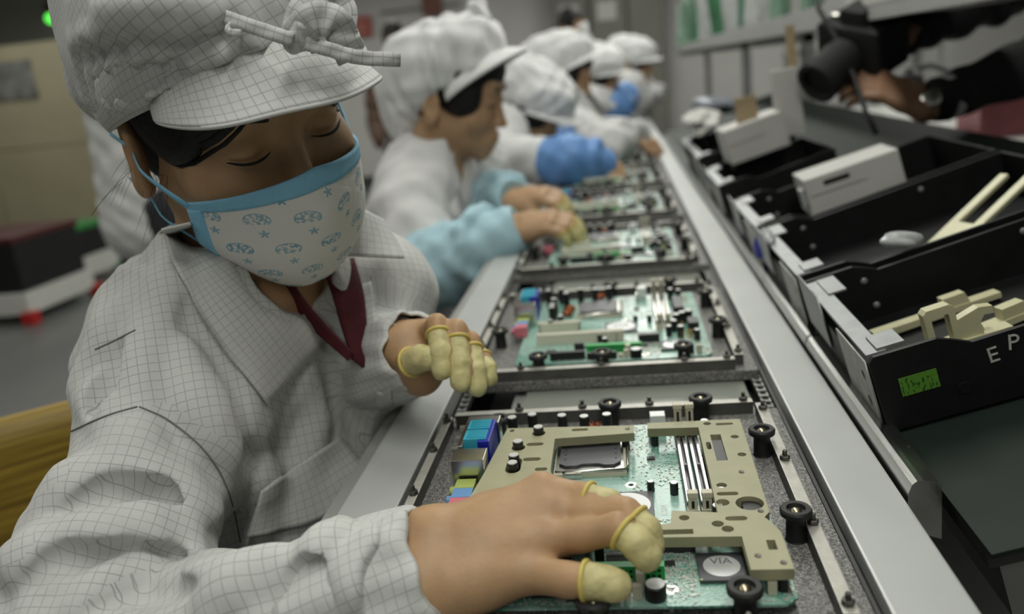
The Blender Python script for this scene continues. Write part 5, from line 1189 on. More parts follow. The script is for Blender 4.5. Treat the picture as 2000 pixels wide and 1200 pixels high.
# worker in light blue sleeve covers
def hand_at(W, E, px, py, dep, n=(0.1, -0.35, 0.9), th=(0, 1, 0.2), L=1.0): return gen_hand(W, at(px, py, dep) - W, V(*n), V(*th), L)
a = dict(WR_=at(1004, 452, 1.40), WL_=at(1004, 392, 1.60), ER_=at(842, 530, 1.44), EL_=at(935, 420, 1.76))
worker('worker in profile with white cap and light blue sleeve covers at the third pallet', at(888, 176, 1.60), (84, 17, -4), at(800, 408, 1.52), at(925, 345, 1.74), h=0.0036, covers=M_sleeve_l, cots=True,
       handR=hand_at(a['WR_'], a['ER_'], 1090, 432, 1.37, L=0.80), handL=hand_at(a['WL_'], a['EL_'], 1075, 380, 1.56, th=(0.0, -1, 0.0), L=0.80), hip=0.38, seedv=0.4, cap_tilt=27, bag=True, drop=0.010, legs='sit', **a)
a = dict(WR_=at(1182, 322, 2.20), WL_=at(1150, 285, 2.55), ER_=at(1105, 315, 2.16), EL_=at(1065, 292, 2.6))
worker('worker bending low with white cap and a deep blue sleeve cover', at(1040, 208, 2.40), (80, 40, -6), at(975, 306, 2.26), at(1040, 268, 2.52), h=0.006, covers=M_sleeve_d, cots=False,
       handR=hand_at(a['WR_'], a['ER_'], 1205, 352, 2.18, L=0.8), handL=hand_at(a['WL_'], a['EL_'], 1185, 320, 2.5, th=(0, -1, 0), L=0.8), hip=0.38, seedv=1.4, bow=False, legs='sit', **a)
a = dict(WR_=at(1238, 264, 2.62), WL_=at(1225, 250, 3.0), ER_=at(1186, 286, 2.52), EL_=at(1150, 260, 3.05))
worker('white capped worker behind the bending one, white sleeve reaching to the line', at(1098, 142, 2.75), (82, 20, -4), at(1100, 232, 2.66), at(1138, 212, 2.92), h=0.007, handR=hand_at(a['WR_'], a['ER_'], 1258, 276, 2.60, L=0.8), hip=0.38, seedv=2.2, cap_tilt=22, bag=True, legs='sit', **a)
a = dict(WR_=at(1228, 196, 3.5), WL_=at(1240, 186, 3.75), ER_=at(1190, 210, 3.5), EL_=at(1200, 195, 3.75))
worker('far worker with a blue sleeve, half hidden by the white capped row', at(1165, 146, 3.5), (84, 18, -4), at(1155, 198, 3.45), at(1175, 186, 3.75), h=0.009, covers=M_sleeve_d, handR=None, hip=0.38, seedv=3.1, bow=False, legs='sit', **a)
a = dict(WR_=at(1285, 182, 4.25), WL_=at(1290, 175, 4.5), ER_=at(1255, 192, 4.25), EL_=at(1260, 180, 4.5))
worker('farthest capped worker at the end of the conveyor', at(1236, 122, 4.25), (84, 15, -4), at(1234, 164, 4.2), at(1250, 157, 4.5), h=0.010, handR=None, hip=0.38, seedv=4.0, bow=False, legs='sit', **a)
# people standing further off
def stander(label, px, py, dep, yaw, capon, coat_m, h=0.012, skin=M_skin2):
    c = at(px, py, dep); R_ = rot_zxy(yaw, 8, 0); fc = R_ @ V(0, -1, 0); fc = unit(V(fc[0], fc[1], 0)); ax = unit(np.cross(V(0, 0, 1), fc)); md = c - V(0, 0, 0.24) - fc * 0.02
    s, l = md - ax * 0.17, md + ax * 0.17; e1, e2 = s - V(0, 0, 0.27) - ax * 0.03, l - V(0, 0, 0.27) + ax * 0.03
    return worker(label, c, (yaw, 8, 0), s, l, e1, e2, e1 - V(0, 0, 0.16) + fc * 0.14, e2 - V(0, 0, 0.16) + fc * 0.14, h=h, hip=0.52, legs='stand', capon=capon, coat_m=coat_m, bow=False, skin=skin)
stander('person in long white coat standing behind the masked worker, facing away', 232, -90, 2.45, 150, True, M_coat, 0.009)
stander('dark haired person standing far back by the grey doors', 1115, 48, 6.4, 60, False, M_coat)
stander('brown faced person far back left of the profile worker', 770, 80, 5.6, 20, False, mat('brown_jacket', (0.10, 0.06, 0.04), 0.8))
# ---------------------------------------------------------------- sloping rack with parts bins on the right
TILT = math.atan(0.27)
def rack_empty(name, l, y, n=0.0):
    """an Empty on the sloping rack: l up the slope, n above it"""
    c, s = math.cos(TILT), math.sin(TILT); o = empty(name, (0.2 + l * c - n * s, y, 0.01 + l * s + n * c)); o.rotation_euler = (0, -TILT, 0); return o
def rbox(name, lo, hi, m, par, bev=0.0): return box(name, lo, hi, m, par, bev)
M_mat = mat('green_esd_mat', (0.012, 0.019, 0.015), 0.55, noise=0.12, scale=30, spec=0.2)
M_bin = mat('black_bin', (0.005, 0.005, 0.0055), 0.5, noise=0.4, scale=40, bump=0.08, bscale=200, spec=0.3)
M_binmet = mat('bin_bracket_grey', (0.26, 0.27, 0.275), 0.42, 0.3, noise=0.12, scale=60)
M_binpale = mat('worn_pale_label_plate', (0.36, 0.36, 0.34), 0.5, noise=0.2, scale=90)
M_creampl = mat('cream_plastic_part', (0.56, 0.54, 0.34), 0.4, sss=0.1, noise=0.05, scale=50)
M_carton = mat('white_carton', (0.52, 0.51, 0.485), 0.7, noise=0.04, scale=20)
M_cartontan = mat('tan_cardboard', (0.38, 0.29, 0.17), 0.8, noise=0.1, scale=20)
M_letter = mat('pale_stencil', (0.45, 0.44, 0.41), 0.6, noise=0.25, scale=300)
M_clear = mat('clear_wrap', (0.55, 0.57, 0.57), 0.22, noise=0.1, scale=40, alpha=0.8)
M_bluepl = mat('blue_plastic', (0.02, 0.03, 0.42), 0.35)
def label_mat():
    m, nt, b = new_mat('green_label'); L = nt.links; tc = nd(nt, 'ShaderNodeTexCoord'); mp = nd(nt, 'ShaderNodeMapping'); mp.inputs['Scale'].default_value = (420, 420, 160); L.new(tc.outputs['Object'], mp.inputs[0])
    n = nd(nt, 'ShaderNodeTexNoise'); n.inputs['Scale'].default_value = 1.3; L.new(mp.outputs[0], n.inputs[0]); g = mth(nt, 'GREATER_THAN', n.outputs[0], 0.57)
    mx = nd(nt, 'ShaderNodeMix'); mx.data_type = 'RGBA'; mx.inputs['A'].default_value = (0.09, 0.24, 0.025, 1); mx.inputs['B'].default_value = (0.02, 0.06, 0.01, 1); L.new(g, mx.inputs['Factor']); L.new(mx.outputs['Result'], b.inputs['Base Color']); sset(b, 'Roughness', 0.4); return m
M_glabel = label_mat()
rk = rack_empty('sloping_rack', -0.012, 1.9, -0.003)
tag(rk, 'sloping rack with dark green mat carrying the black bins', 'rack')
rbox('mat', (0.0, -1.468, -0.003), (0.42, 1.5, 0.0), M_mat, rk); rbox('rack_tray', (0.004, -1.44, -0.03), (0.42, 1.5, -0.0035), M_darkmet, rk)
rbox('rack_beam', (0.02, -1.40, -0.10), (0.05, 1.5, -0.031), M_greymet, rk)
for y in (-1.3, 1.3):
    for l in (0.06, 0.38): rbox('rack_leg', (l, y, -0.80), (l + 0.03, y + 0.03, -0.031), M_darkmet, rk)

def make_bin(y0, y1, label, first=False, ln=0.30, h=0.060):
    e = rack_empty('parts_bin', -0.018, (y0 + y1) / 2, 0.0); w = (y1 - y0) / 2; t = 0.004
    tag(e, label, 'bin', 'black parts bins on the rack')
    rbox('bin_floor', (0.0, -w, 0.0), (ln, w, 0.003), M_bin, e)
    for sgn, nm in ((-1, 'near_wall'), (1, 'far_wall')):          # side walls with the raised front corner
        prof = [(0.0, 0.003), (ln, 0.003), (ln, h - 0.004), (0.070, h - 0.010), (0.058, h - 0.004), (0.048, h), (0.004, h), (0.0, h - 0.004)]
        ya, yb = (sgn * w, sgn * (w - t)); n = len(prof); vs = [(x, ya, z) for x, z in prof] + [(x, yb, z) for x, z in prof]
        fs = [tuple(range(n)), tuple(range(2 * n - 1, n - 1, -1))] + [(i, (i + 1) % n, n + (i + 1) % n, n + i) for i in range(n)]
        o = mesh_obj(nm, vs, fs, M_bin, e); bmm = bmesh.new(); bmm.from_mesh(o.data); bmesh.ops.recalc_face_normals(bmm, faces=bmm.faces); bmm.to_mesh(o.data); bmm.free()
    rbox('back_wall', (ln - t, -w + t, 0.003), (ln, w - t, h - 0.004), M_bin, e, 0.001)
    rbox('front_wall', (0.0, -w + t, 0.003), (t, w - t, h * 0.72), M_bin, e, 0.001)
    br = rbox('front_bracket', (0.0012, -w + 0.010, h - 0.004), (0.016, w - 0.008, h - 0.001), M_binmet, e, 0.0006)
    rbox('bracket_lip', (0.012, w - 0.060, h - 0.0012), (0.028, w - 0.012, h + 0.0008), M_binmet, br, 0.0004)
    rbox('bracket_lip', (0.010, -w + 0.012, h - 0.0012), (0.030, -w + 0.040, h + 0.0010), M_binmet, br, 0.0004)
    pl = plate('label_plate', rect2d(-w + 0.004, 0.006, -w + 0.085, h - 0.003), [circ(-w + 0.020, 0.040, 0.0045, 14), circ(-w + 0.022, 0.018, 0.0045, 14)], -0.0006, 0.0006, M_binpale, e)
    pl.data.transform(Matrix(((0, 0, 1, -0.0016), (1, 0, 0, 0), (0, 1, 0, 0), (0, 0, 0, 1))))
    pl2 = plate('label_plate', rect2d(w - 0.085, 0.020, w - 0.004, h + 0.010), [], -0.0006, 0.0006, M_binmet, e); pl2.data.transform(Matrix(((0, 0, 1, -0.0016), (1, 0, 0, 0), (0, 1, 0, 0), (0, 0, 0, 1))))
    for (l, z) in ((0.055, 0.043), (0.060, 0.016), (0.2, 0.043)):
        bm = bmesh.new(); lathe(bm, [(0.0035, 0), (0.0030, 0.001), (0.001, 0.0014)], seg=12); o = bm_obj('rivet', bm, M_binmet, e, True); o.rotation_euler = (math.pi / 2, 0, 0); o.location = (l, w - t, z)
    return e, w
b1, w1 = make_bin(0.590, 0.812, 'nearest black parts bin with green label and pale letters on its side')
b2, w2 = make_bin(0.832, 1.080, 'second black parts bin, between the lettered bin and the white boxed one')
b3, w3 = make_bin(1.095, 1.320, 'black parts bin holding the closed white carton')
b4, w4 = make_bin(1.480, 1.720, 'blurred black parts bin with the open white carton on top', ln=0.20)
b5, w5 = make_bin(1.80, 2.25, 'farthest black parts bin with a silver bag on top', h=0.075, ln=0.20)
# marks on the nearest bin
Rn = Matrix.Rotation(math.pi / 2, 4, 'X')
for s, l, z, rz in (('E', 0.081, 0.036, 0.05), ('P', 0.0955, 0.041, -0.16)):
    text_obj('stencil_letter', s, 0.0165, M_letter, b1, Matrix.Translation((l, -w1 - 0.0003, z)) @ Rn @ Matrix.Rotation(rz, 4, 'Z'), 0.0002)
lb = box('green_label', (0.0160, -w1 - 0.0006, 0.0245), (0.0425, -w1, 0.0388), M_glabel, b1)
bm = bmesh.new(); lathe(bm, [(0.005, 0), (0.005, 0.0006), (0.004, 0.0008)], seg=16); o = bm_obj('wall_stud', bm, M_bin, b1); o.rotation_euler = (math.pi / 2, 0, 0); o.location = (0.058, -w1, 0.018)
# plastic parts in the bins
def extr(name, pts, y0, y1, m, par, loc=(0, 0, 0), rot=(0, 0, 0)):
    n = len(pts); vs = [(x, y0, z) for x, z in pts] + [(x, y1, z) for x, z in pts]; fs = [tuple(range(n))[::-1], tuple(range(n, 2 * n))] + [(i, (i + 1) % n, n + (i + 1) % n, n + i) for i in range(n)]
    o = mesh_obj(name, vs, fs, m, par); bmm = bmesh.new(); bmm.from_mesh(o.data); bmesh.ops.recalc_face_normals(bmm, faces=bmm.faces); bmm.to_mesh(o.data); bmm.free(); o.location = loc; o.rotation_euler = rot; return o
def clip_part(l, y, n, rz, label, tall=True, sc=1.0):
    e = rack_empty('plastic_clip', l, y, n); e.rotation_euler = (0, -TILT, rz); tag(e, label, 'plastic part', 'cream plastic parts in the bins')
    extr('clip_arm', [(-0.055 * sc, 0), (0.060 * sc, 0), (0.060 * sc, 0.005), (-0.055 * sc, 0.007)], -0.006, 0.006, M_creampl, e)
    if tall:
        extr('clip_hoop', [(0.0, 0.004), (0.0, 0.034), (0.003, 0.037), (0.020, 0.037), (0.023, 0.034), (0.023, 0.004), (0.018, 0.004), (0.018, 0.030), (0.005, 0.030), (0.005, 0.004)], -0.005, 0.005, M_creampl, e)
        extr('clip_hook', [(0.022, 0.004), (0.022, 0.022), (0.040, 0.027), (0.050, 0.025), (0.050, 0.019), (0.043, 0.020), (0.039, 0.015), (0.041, 0.008), (0.036, 0.004)], -0.004, 0.004, M_creampl, e)
    else:
        extr('clip_tab', [(0.01, 0.004), (0.01, 0.016), (0.03, 0.016), (0.034, 0.004)], -0.005, 0.005, M_creampl, e)
clip_part(0.036, 0.640, 0.027, 0.06, 'cream plastic clip with a tall hoop standing at the front of the lettered bin')
clip_part(0.10, 0.700, 0.006, 0.25, 'cream plastic strip lying behind the tall hooped clip', False)
clip_part(0.16, 0.655, 0.006, -0.10, 'cream plastic strip at the right end of the lettered bin', False)
clip_part(0.075, 0.760, 0.006, 0.12, 'cream plastic strip along the far wall of the lettered bin', False)
# long forked plastic frame leaning in the second bin
e = rack_empty('forked_frame', 0.155, 0.930, 0.012); e.rotation_euler = (0, -TILT - 0.30, 0.45); tag(e, 'cream forked plastic frame leaning in the second bin', 'plastic part')
rbox('frame_plate', (-0.05, -0.018, 0.0), (0.03, 0.022, 0.005), M_creampl, e, 0.001); rbox('frame_fork', (0.028, -0.018, 0.0), (0.125, -0.008, 0.005), M_creampl, e, 0.001); rbox('frame_fork', (0.028, 0.012, 0.0), (0.110, 0.022, 0.005), M_creampl, e, 0.001)
bm = bmesh.new(); lathe(bm, [(0.0022, 0.005), (0.0022, 0.0054)], seg=10); bm_obj('frame_hole', bm, M_bin, e)
# crumpled clear wrap and the blue plug at the bin fronts
def crumple(name, c, r, m, label, cat, seedv, par=None, sub=3):
    bm = bmesh.new(); bmesh.ops.create_icosphere(bm, subdivisions=sub, radius=1.0); rg = random.Random(seedv)
    ks = [(Vector((rg.gauss(0, 1), rg.gauss(0, 1), rg.gauss(0, 1))) * 2.4, rg.uniform(0, 6)) for _ in range(6)]
    for v in bm.verts:
        q = v.co.copy(); s = 1 + 0.14 * sum(math.sin(k.dot(q) + p) for k, p in ks) / 1.6; v.co = Vector((q.x * r[0] * s, q.y * r[1] * s, q.z * r[2] * s))
    o = bm_obj(name, bm, m, par); o.location = c; return tag(o, label, cat) if label else o
def rackp(l, y, n): c, s = math.cos(TILT), math.sin(TILT); return (0.2 + l * c - n * s, y, 0.01 + l * s + n * c)
crumple('plastic_wrap', rackp(0.085, 0.838, 0.062), (0.018, 0.010, 0.008), M_clear, 'crumpled clear wrap on the wall between the two nearest bins', 'wrap', 3)
crumple('blue_plug', (0.176, 1.085, 0.042), (0.010, 0.017, 0.022), M_bluepl, 'blue plastic plug at the front corner of the second bin', 'plug', 8, sub=2)
crumple('plastic_wrap', rackp(-0.012, 1.02, 0.063), (0.007, 0.035, 0.008), M_clear, 'clear wrap along the front edge of the second bin', 'wrap', 5)
# white cartons
def carton(name, l, y, n, sx, sy, sz, rz, label, open_=False):
    e = rack_empty(name, l, y, n); e.rotation_euler = (0, -TILT, rz); tag(e, label, 'carton', 'white cartons on the bins')
    rbox('carton_body', (0, 0, 0), (sx, sy, sz), M_carton, e, 0.002)
    rbox('carton_flap', (0.004, -0.0012, sz * 0.55), (sx * 0.62, 0.0002, sz * 0.99), M_carton, e, 0.0004)
    if open_:
        o = rbox('raised_flap', (sx - 0.012, sy * 0.35, 0), (sx + 0.040, sy * 0.35 + 0.010, 0.125), M_carton, e, 0.002); o.location = (0, 0, sz * 0.45); o.rotation_euler = (0, 0.16, 0)
        o = rbox('tan_liner', (sx + 0.026, sy * 0.55, 0.04), (sx + 0.042, sy * 0.55 + 0.006, 0.20), M_cartontan, e, 0.001); o.location = (0, 0, sz * 0.5); o.rotation_euler = (0, 0.18, 0)
        o = rbox('tan_liner', (0.035, sy * 0.4, 0.0), (0.075, sy * 0.45, 0.05), M_cartontan, e, 0.001); o.location = (0, 0, sz); o.rotation_euler = (0.1, 0.15, 0)
    else:
        rbox('tape_tab', (-0.006, 0.01, sz * 0.3), (0.0005, 0.03, sz * 0.75), M_clear, e, 0.001); rbox('grip_slot', (0.025, -0.0016, sz * 0.72), (0.06, -0.001, sz * 0.84), M_bin, e)
carton('closed_carton', 0.072, 1.195, 0.022, 0.128, 0.080, 0.055, -0.02, 'closed white carton lying in the third black bin')
carton('open_carton', 0.030, 1.63, 0.062, 0.112, 0.085, 0.066, 0.06, 'open white carton with raised flap and tan liner', True)
crumple('silver_bag', rackp(0.10, 2.35, 0.115), (0.065, 0.13, 0.03), mat('silver_bag_film', (0.22, 0.24, 0.28), 0.45, 0.3, noise=0.1, scale=30), 'silver antistatic bag lying on the far bin', 'bag', 12)
crumple('white_bag', rackp(0.035, 2.15, 0.11), (0.045, 0.14, 0.03), M_carton, 'white foam bag beside the silver bag', 'bag', 14)
bt = empty('steel_bracket', (0.185, 1.86, 0.01)); tag(bt, 'pale steel angle bracket at the front of the fourth bin', 'bracket'); box('bracket_arm', (-0.006, -0.09, 0.0), (0.006, 0.09, 0.035), M_binpale, bt, 0.003); box('bracket_foot', (-0.01, 0.05, 0.030), (0.07, 0.075, 0.036), M_binpale, bt, 0.002)

# ---------------------------------------------------------------- overhead shelf along the bins
M_shelf = mat('pale_grey_shelf', (0.36, 0.36, 0.35), 0.5, noise=0.05, scale=10)
sf = empty('overhead_shelf', (0.62, 3.3, -0.75)); tag(sf, 'pale grey overhead shelf running above the bins', 'shelf')
def sbox(n, lo, hi, m, bev=0.0): return box(n, (lo[0] - 0.62, lo[1] - 3.3, lo[2] + 0.75), (hi[0] - 0.62, hi[1] - 3.3, hi[2] + 0.75), m, sf, bev)
sbox('front_beam', (0.447, 0.75, 0.312), (0.455, 6.2, 0.360), M_shelf, 0.002); sbox('shelf_board', (0.455, 0.75, 0.318), (0.64, 6.2, 0.332), M_shelf)
for y in (3.0, 4.35, 6.1):
    sbox('shelf_post', (0.63, y, -0.75), (0.67, y + 0.04, 0.318), M_shelf); sbox('shelf_bracket', (0.46, y, 0.29), (0.67, y + 0.02, 0.318), M_shelf)
sbox('paper_notice', (0.4462, 1.25, 0.338), (0.4468, 1.75, 0.395), M_carton)
M_bagc = mat('clear_bag', (0.62, 0.64, 0.63), 0.18, noise=0.12, scale=30, alpha=0.75); M_bagg = mat('green_board_bag', (0.06, 0.20, 0.10), 0.3, noise=0.3, scale=12)
M_bagp = mat('pale_green_sheet', (0.20, 0.33, 0.24), 0.4, noise=0.15, scale=8)
rs = random.Random(21); names = ['leftmost', 'second', 'third', 'fourth', 'fifth', 'sixth', 'seventh', 'eighth', 'ninth', 'tenth', 'eleventh']
for i, (px, m, w, hh, top) in enumerate(((1288, M_bagc, 0.05, 0.26, -30), (1312, M_bagc, 0.10, 0.20, 20), (1335, M_bagp, 0.09, 0.30, 0), (1352, M_bagg, 0.05, 0.30, 0), (1372, M_bagc, 0.09, 0.26, 20), (1395, M_bagg, 0.07, 0.34, 0), (1420, M_bagc, 0.09, 0.28, 0), (1442, M_bagg, 0.06, 0.2, 0), (1462, M_bagc, 0.09, 0.17, 0), (1500, M_bagp, 0.10, 0.2, 0), (1560, M_bagp, 0.12, 0.2, 0))):
    y = min(onx(px, 60, 0.48)[1], 6.0); z0 = 0.333
    bm = bmesh.new(); nx, nz = 8, 10; w_ = w * y / 3.4
    g = [[None] * (nz + 1) for _ in range(nx + 1)]; q = [[None] * (nz + 1) for _ in range(nx + 1)]
    for a in range(nx + 1):
        for b in range(nz + 1):
            u, t = a / nx - 0.5, b / nz; bul = 0.018 * math.cos(math.pi * u) * math.sin(math.pi * (0.1 + 0.8 * t)) + 0.006 * math.sin(7 * u + 5 * t + i); yy = u * w_ * (1 + 0.1 * math.sin(6 * t + i)); zz = hh * t + 0.012 * math.sin(9 * u + i) * t
            g[a][b] = bm.verts.new((0.012 * math.sin(8 * u + 3 * t + i) - bul, yy + 0.02 * t * math.sin(i), zz)); q[a][b] = bm.verts.new((0.012 * math.sin(8 * u + 3 * t + i) + bul + 0.004, yy + 0.02 * t * math.sin(i), zz))
    for a in range(nx):
        for b in range(nz):
            bm.faces.new((g[a][b], g[a][b + 1], g[a + 1][b + 1], g[a + 1][b])); bm.faces.new((q[a][b], q[a + 1][b], q[a + 1][b + 1], q[a][b + 1]))
    for a in range(nx): bm.faces.new((g[a][0], g[a + 1][0], q[a + 1][0], q[a][0])); bm.faces.new((g[a][nz], q[a][nz], q[a + 1][nz], g[a + 1][nz]))
    for b in range(nz): bm.faces.new((g[0][b], q[0][b], q[0][b + 1], g[0][b + 1])); bm.faces.new((g[nx][b], g[nx][b + 1], q[nx][b + 1], q[nx][b]))
    o = bm_obj('parts_bag', bm, m, None, True); o.location = (0.49 + 0.02 * rs.random(), y, z0); o.rotation_euler = (0, 0, -0.9 + 0.2 * rs.random())
    kind = 'clear plastic parts bag' if m is M_bagc else ('dark green board in film' if m is M_bagg else 'pale green plastic sheet')
    tag(o, '%s standing on the overhead shelf, %s from the left' % (kind, names[i]), 'bag', 'bags standing on the overhead shelf')
tag(tube_obj('hanging_cable', [at(1585, -40, 1.55), at(1600, 20, 1.52), at(1640, 85, 1.5), at(1668, 150, 1.47), at(1690, 215, 1.43), at(1712, 262, 1.42)], 0.0045, M_black), 'thin black cable hanging from the overhead shelf', 'cable')

# grey equipment rack beyond the line
rq = empty('equipment_rack', (1.15, 4.6, -0.75)); tag(rq, 'grey metal equipment rack with louvred panel beyond the bins', 'rack')
for sx in (-0.24, 0.10, 0.42):
    for sy in (-0.2, 0.2): box('rack_post', (sx, sy, 0), (sx + 0.045, sy + 0.04, 1.15), M_shelf, rq)
for z in (0.35, 0.70, 0.98): box('rack_shelf', (-0.24, -0.2, z), (0.46, 0.24, z + 0.03), M_shelf, rq)
lp = box('louvre_panel', (-0.17, -0.21, 0.78), (0.09, -0.19, 0.97), mat('blue_grey_panel', (0.16, 0.18, 0.22), 0.5), rq)
for k in range(6): box('louvre_slat', (-0.16, -0.225, 0.795 + k * 0.028), (0.08, -0.208, 0.808 + k * 0.028), mat('pale_slat', (0.34, 0.36, 0.40), 0.5) if k == 0 else bpy.data.materials['pale_slat'], lp)
box('dark_unit', (-0.18, -0.15, 0.40), (0.09, 0.2, 0.66), M_black, rq, 0.01); box('dark_unit', (0.16, -0.15, 0.05), (0.41, 0.2, 0.33), M_black, rq, 0.01)

# pale work table and things behind the bins
wt = empty('work_table', (1.5, 3.0, -0.75)); tag(wt, 'pale work table behind the bins at the far right', 'table')
box('table_top', (-0.80, -0.85, 0.70), (0.9, 1.0, 0.74), mat('pale_table_top', (0.60, 0.60, 0.57), 0.3), wt, 0.004)
for sx in (-0.7, 0.8):
    for sy in (-0.8, 0.9): box('table_leg', (sx, sy, 0), (sx + 0.04, sy + 0.04, 0.70), M_greymet, wt)
pb = at(1935, 235, 2.3); o = box('pink_box', (-0.06, -0.08, 0), (0.07, 0.08, 0.15), mat('pink_red_box', (0.17, 0.05, 0.055), 0.5, noise=0.2, scale=12), None, 0.004); o.location = (pb[0], pb[1], -0.008); tag(o, 'dull pinkish red box on the pale work table', 'box')
tr = onz(1762, 268, 0.0); e = empty('glare_tray', (tr[0], tr[1], -0.0095)); tag(e, 'added white tray standing in for a bright reflection', 'tray'); box('tray_base', (-0.11, -0.13, 0.0), (0.11, 0.13, 0.012), mat('glare_white', (0.86, 0.86, 0.84), 0.4), e, 0.004)  # tray added in place of a bright lamp reflection on the table
for s in (-1, 1): box('tray_rim', (s * 0.11 - 0.004, -0.13, 0.012), (s * 0.11 + 0.004, 0.13, 0.022), M_white_pl, e)
# made-up small lamp, added to brighten the tray
il = empty('added_tray_lamp', (tr[0] + 0.22, tr[1] + 0.02, -0.0095)); tag(il, 'small added lamp that brightens the white tray', 'lamp')
bm = bmesh.new(); lathe(bm, [(0.05, 0), (0.05, 0.012), (0.012, 0.02), (0.010, 0.10)], seg=20); bm_obj('lamp_base', bm, M_black, il); tube_obj('lamp_arm', [(0, 0, 0.08), (-0.05, 0, 0.16), (-0.14, 0, 0.20), (-0.20, 0, 0.19)], 0.008, M_black, il)
bm = bmesh.new(); lathe(bm, [(0.045, 0.0), (0.035, 0.03), (0.012, 0.05)], c=(-0.2, 0, 0.15), seg=20); bm_obj('lamp_head', bm, M_black, il)
ld = bpy.data.lights.new('added_tray_light', 'SPOT'); ld.energy = 5; ld.spot_size = 1.6; ld.spot_blend = 0.3; ld.shadow_soft_size = 0.02; lo_ = bpy.data.objects.new('added_tray_light', ld); COL.objects.link(lo_); lo_.parent = il; lo_.location = (-0.2, 0, 0.148)

# ---------------------------------------------------------------- man in dark suit with a camera
M_suit = mat('black_suit', (0.006, 0.006, 0.007), 0.8, noise=0.2, scale=30)
a = dict(WR_=at(1742, 78, 1.58), WL_=at(1806, 206, 1.46), ER_=at(1960, -20, 1.80), EL_=at(2060, 110, 1.52))
MAN = worker('person in black suit with white cuff and wristwatch holding a camera', at(2300, -560, 1.72), (-75, 25, 0), at(2090, -260, 1.95), at(2290, -330, 1.55), h=0.006, coat_m=M_suit, capon=False, hip=0.5, legs='stand',
       handR=hand_at(a['WR_'], a['ER_'], 1690, 90, 1.55, n=(-0.3, -0.2, 0.9), th=(0, -1, 0.2)), handL=hand_at(a['WL_'], a['EL_'], 1745, 180, 1.47, n=(-0.2, -0.5, 0.8), th=(0, 1, 0.4)), skin=skin_mat('skin_brown', (0.30, 0.17, 0.10)), seedv=0.9, **a)
wd = unit(a['EL_'] - a['WL_'])
def ring_obj(name, c, d, r, w, th, m, par, n=36):
    x = unit(np.cross(d, V(0.1, 0.2, 1))); y = np.cross(d, x); G = np.zeros((n, 4, 3))
    for i in range(n):
        t = 2 * math.pi * i / (n - 1)
        for j in range(4): G[i, j] = c + (x * math.cos(t) + y * math.sin(t)) * r + d * w * (j / 3 - 0.5)
    return sheet(name, G, th, m, par)
ring_obj('shirt_cuff', a['WL_'] + wd * 0.045, wd, 0.039, 0.016, 0.003, M_coat, MAN)
wb = ring_obj('watch_strap', a['WL_'] + wd * 0.012, wd, 0.0285, 0.016, 0.003, M_bin, MAN)
wp = a['WL_'] + wd * 0.012 + unit(CAM_POS - a['WL_'] + V(0, 0, 0.5)) * 0.030; f = Field(wp - 0.03, wp + 0.03, 0.002); nn = unit(CAM_POS - a['WL_'] + V(0, 0, 0.5)); bx_ = unit(np.cross(nn, V(0, 0, 1))); f.ell(wp, (0.018, 0.018, 0.006), 0, 'u', np.stack([bx_, np.cross(nn, bx_), nn], 1)); v, F = f.mesh(0); np_obj('watch_face', v, F, M_silver, wb)
cp_ = at(1685, 82, 1.52); ce = empty('camera_body', tuple(cp_)); tag(ce, 'black camera held low by the person in the dark suit', 'camera'); ce.rotation_euler = (0.25, -0.35, 0.6)
box('camera_case', (-0.045, -0.065, -0.045), (0.045, 0.065, 0.045), M_suit, ce, 0.01); box('viewfinder', (-0.03, -0.025, 0.04), (0.035, 0.025, 0.07), M_suit, ce, 0.006)
bm = bmesh.new(); lathe(bm, [(0.036, 0), (0.038, 0.02), (0.036, 0.06), (0.040, 0.062), (0.040, 0.085), (0.030, 0.085), (0.028, 0.075)], seg=28); o = bm_obj('lens', bm, M_suit, ce); o.rotation_euler = (0, -math.pi / 2 - 0.2, 0); o.location = (-0.045, 0, -0.005)
bm = bmesh.new(); lathe(bm, [(0.010, 0), (0.010, 0.008), (0.006, 0.010)], c=(-0.01, 0.045, 0.045), seg=14); bm_obj('shutter_dial', bm, M_silver, ce)
# ---------------------------------------------------------------- background of the hall
def fl(px, py): return onz(px, py, -0.75)
c = fl(248, 492); pz = 0.80
bp = empty('beige_partition', (c[0] - 2.0, c[1] + 0.1, -0.75)); tag(bp, 'tall beige partition standing along the left side of the hall', 'partition')
for k in range(4):
    x0 = 2.0 - 0.95 * (k + 1)
    box('panel', (x0 + 0.006, -0.1, 0.09), (x0 + 0.944, 0.1, 0.86), M_beige if k == 0 else bpy.data.materials['beige_panel'], bp, 0.006); box('panel', (x0 + 0.006, -0.1, 0.868), (x0 + 0.944, 0.1, 1.62), bpy.data.materials['beige_panel'], bp, 0.006)
box('plinth', (-1.8, -0.08, 0), (2.0, 0.08, 0.09), M_darkmet, bp)
p = at(28, 155, 6.3); o = box('poster', (-0.17, -0.01, -0.15), (0.17, 0.0, 0.13), mat('grey_poster', (0.20, 0.20, 0.19), 0.5, noise=0.5, scale=9), None); o.location = (p[0], c[1] - 0.004, p[2]); tag(o, 'small grey poster on the beige partition', 'poster')
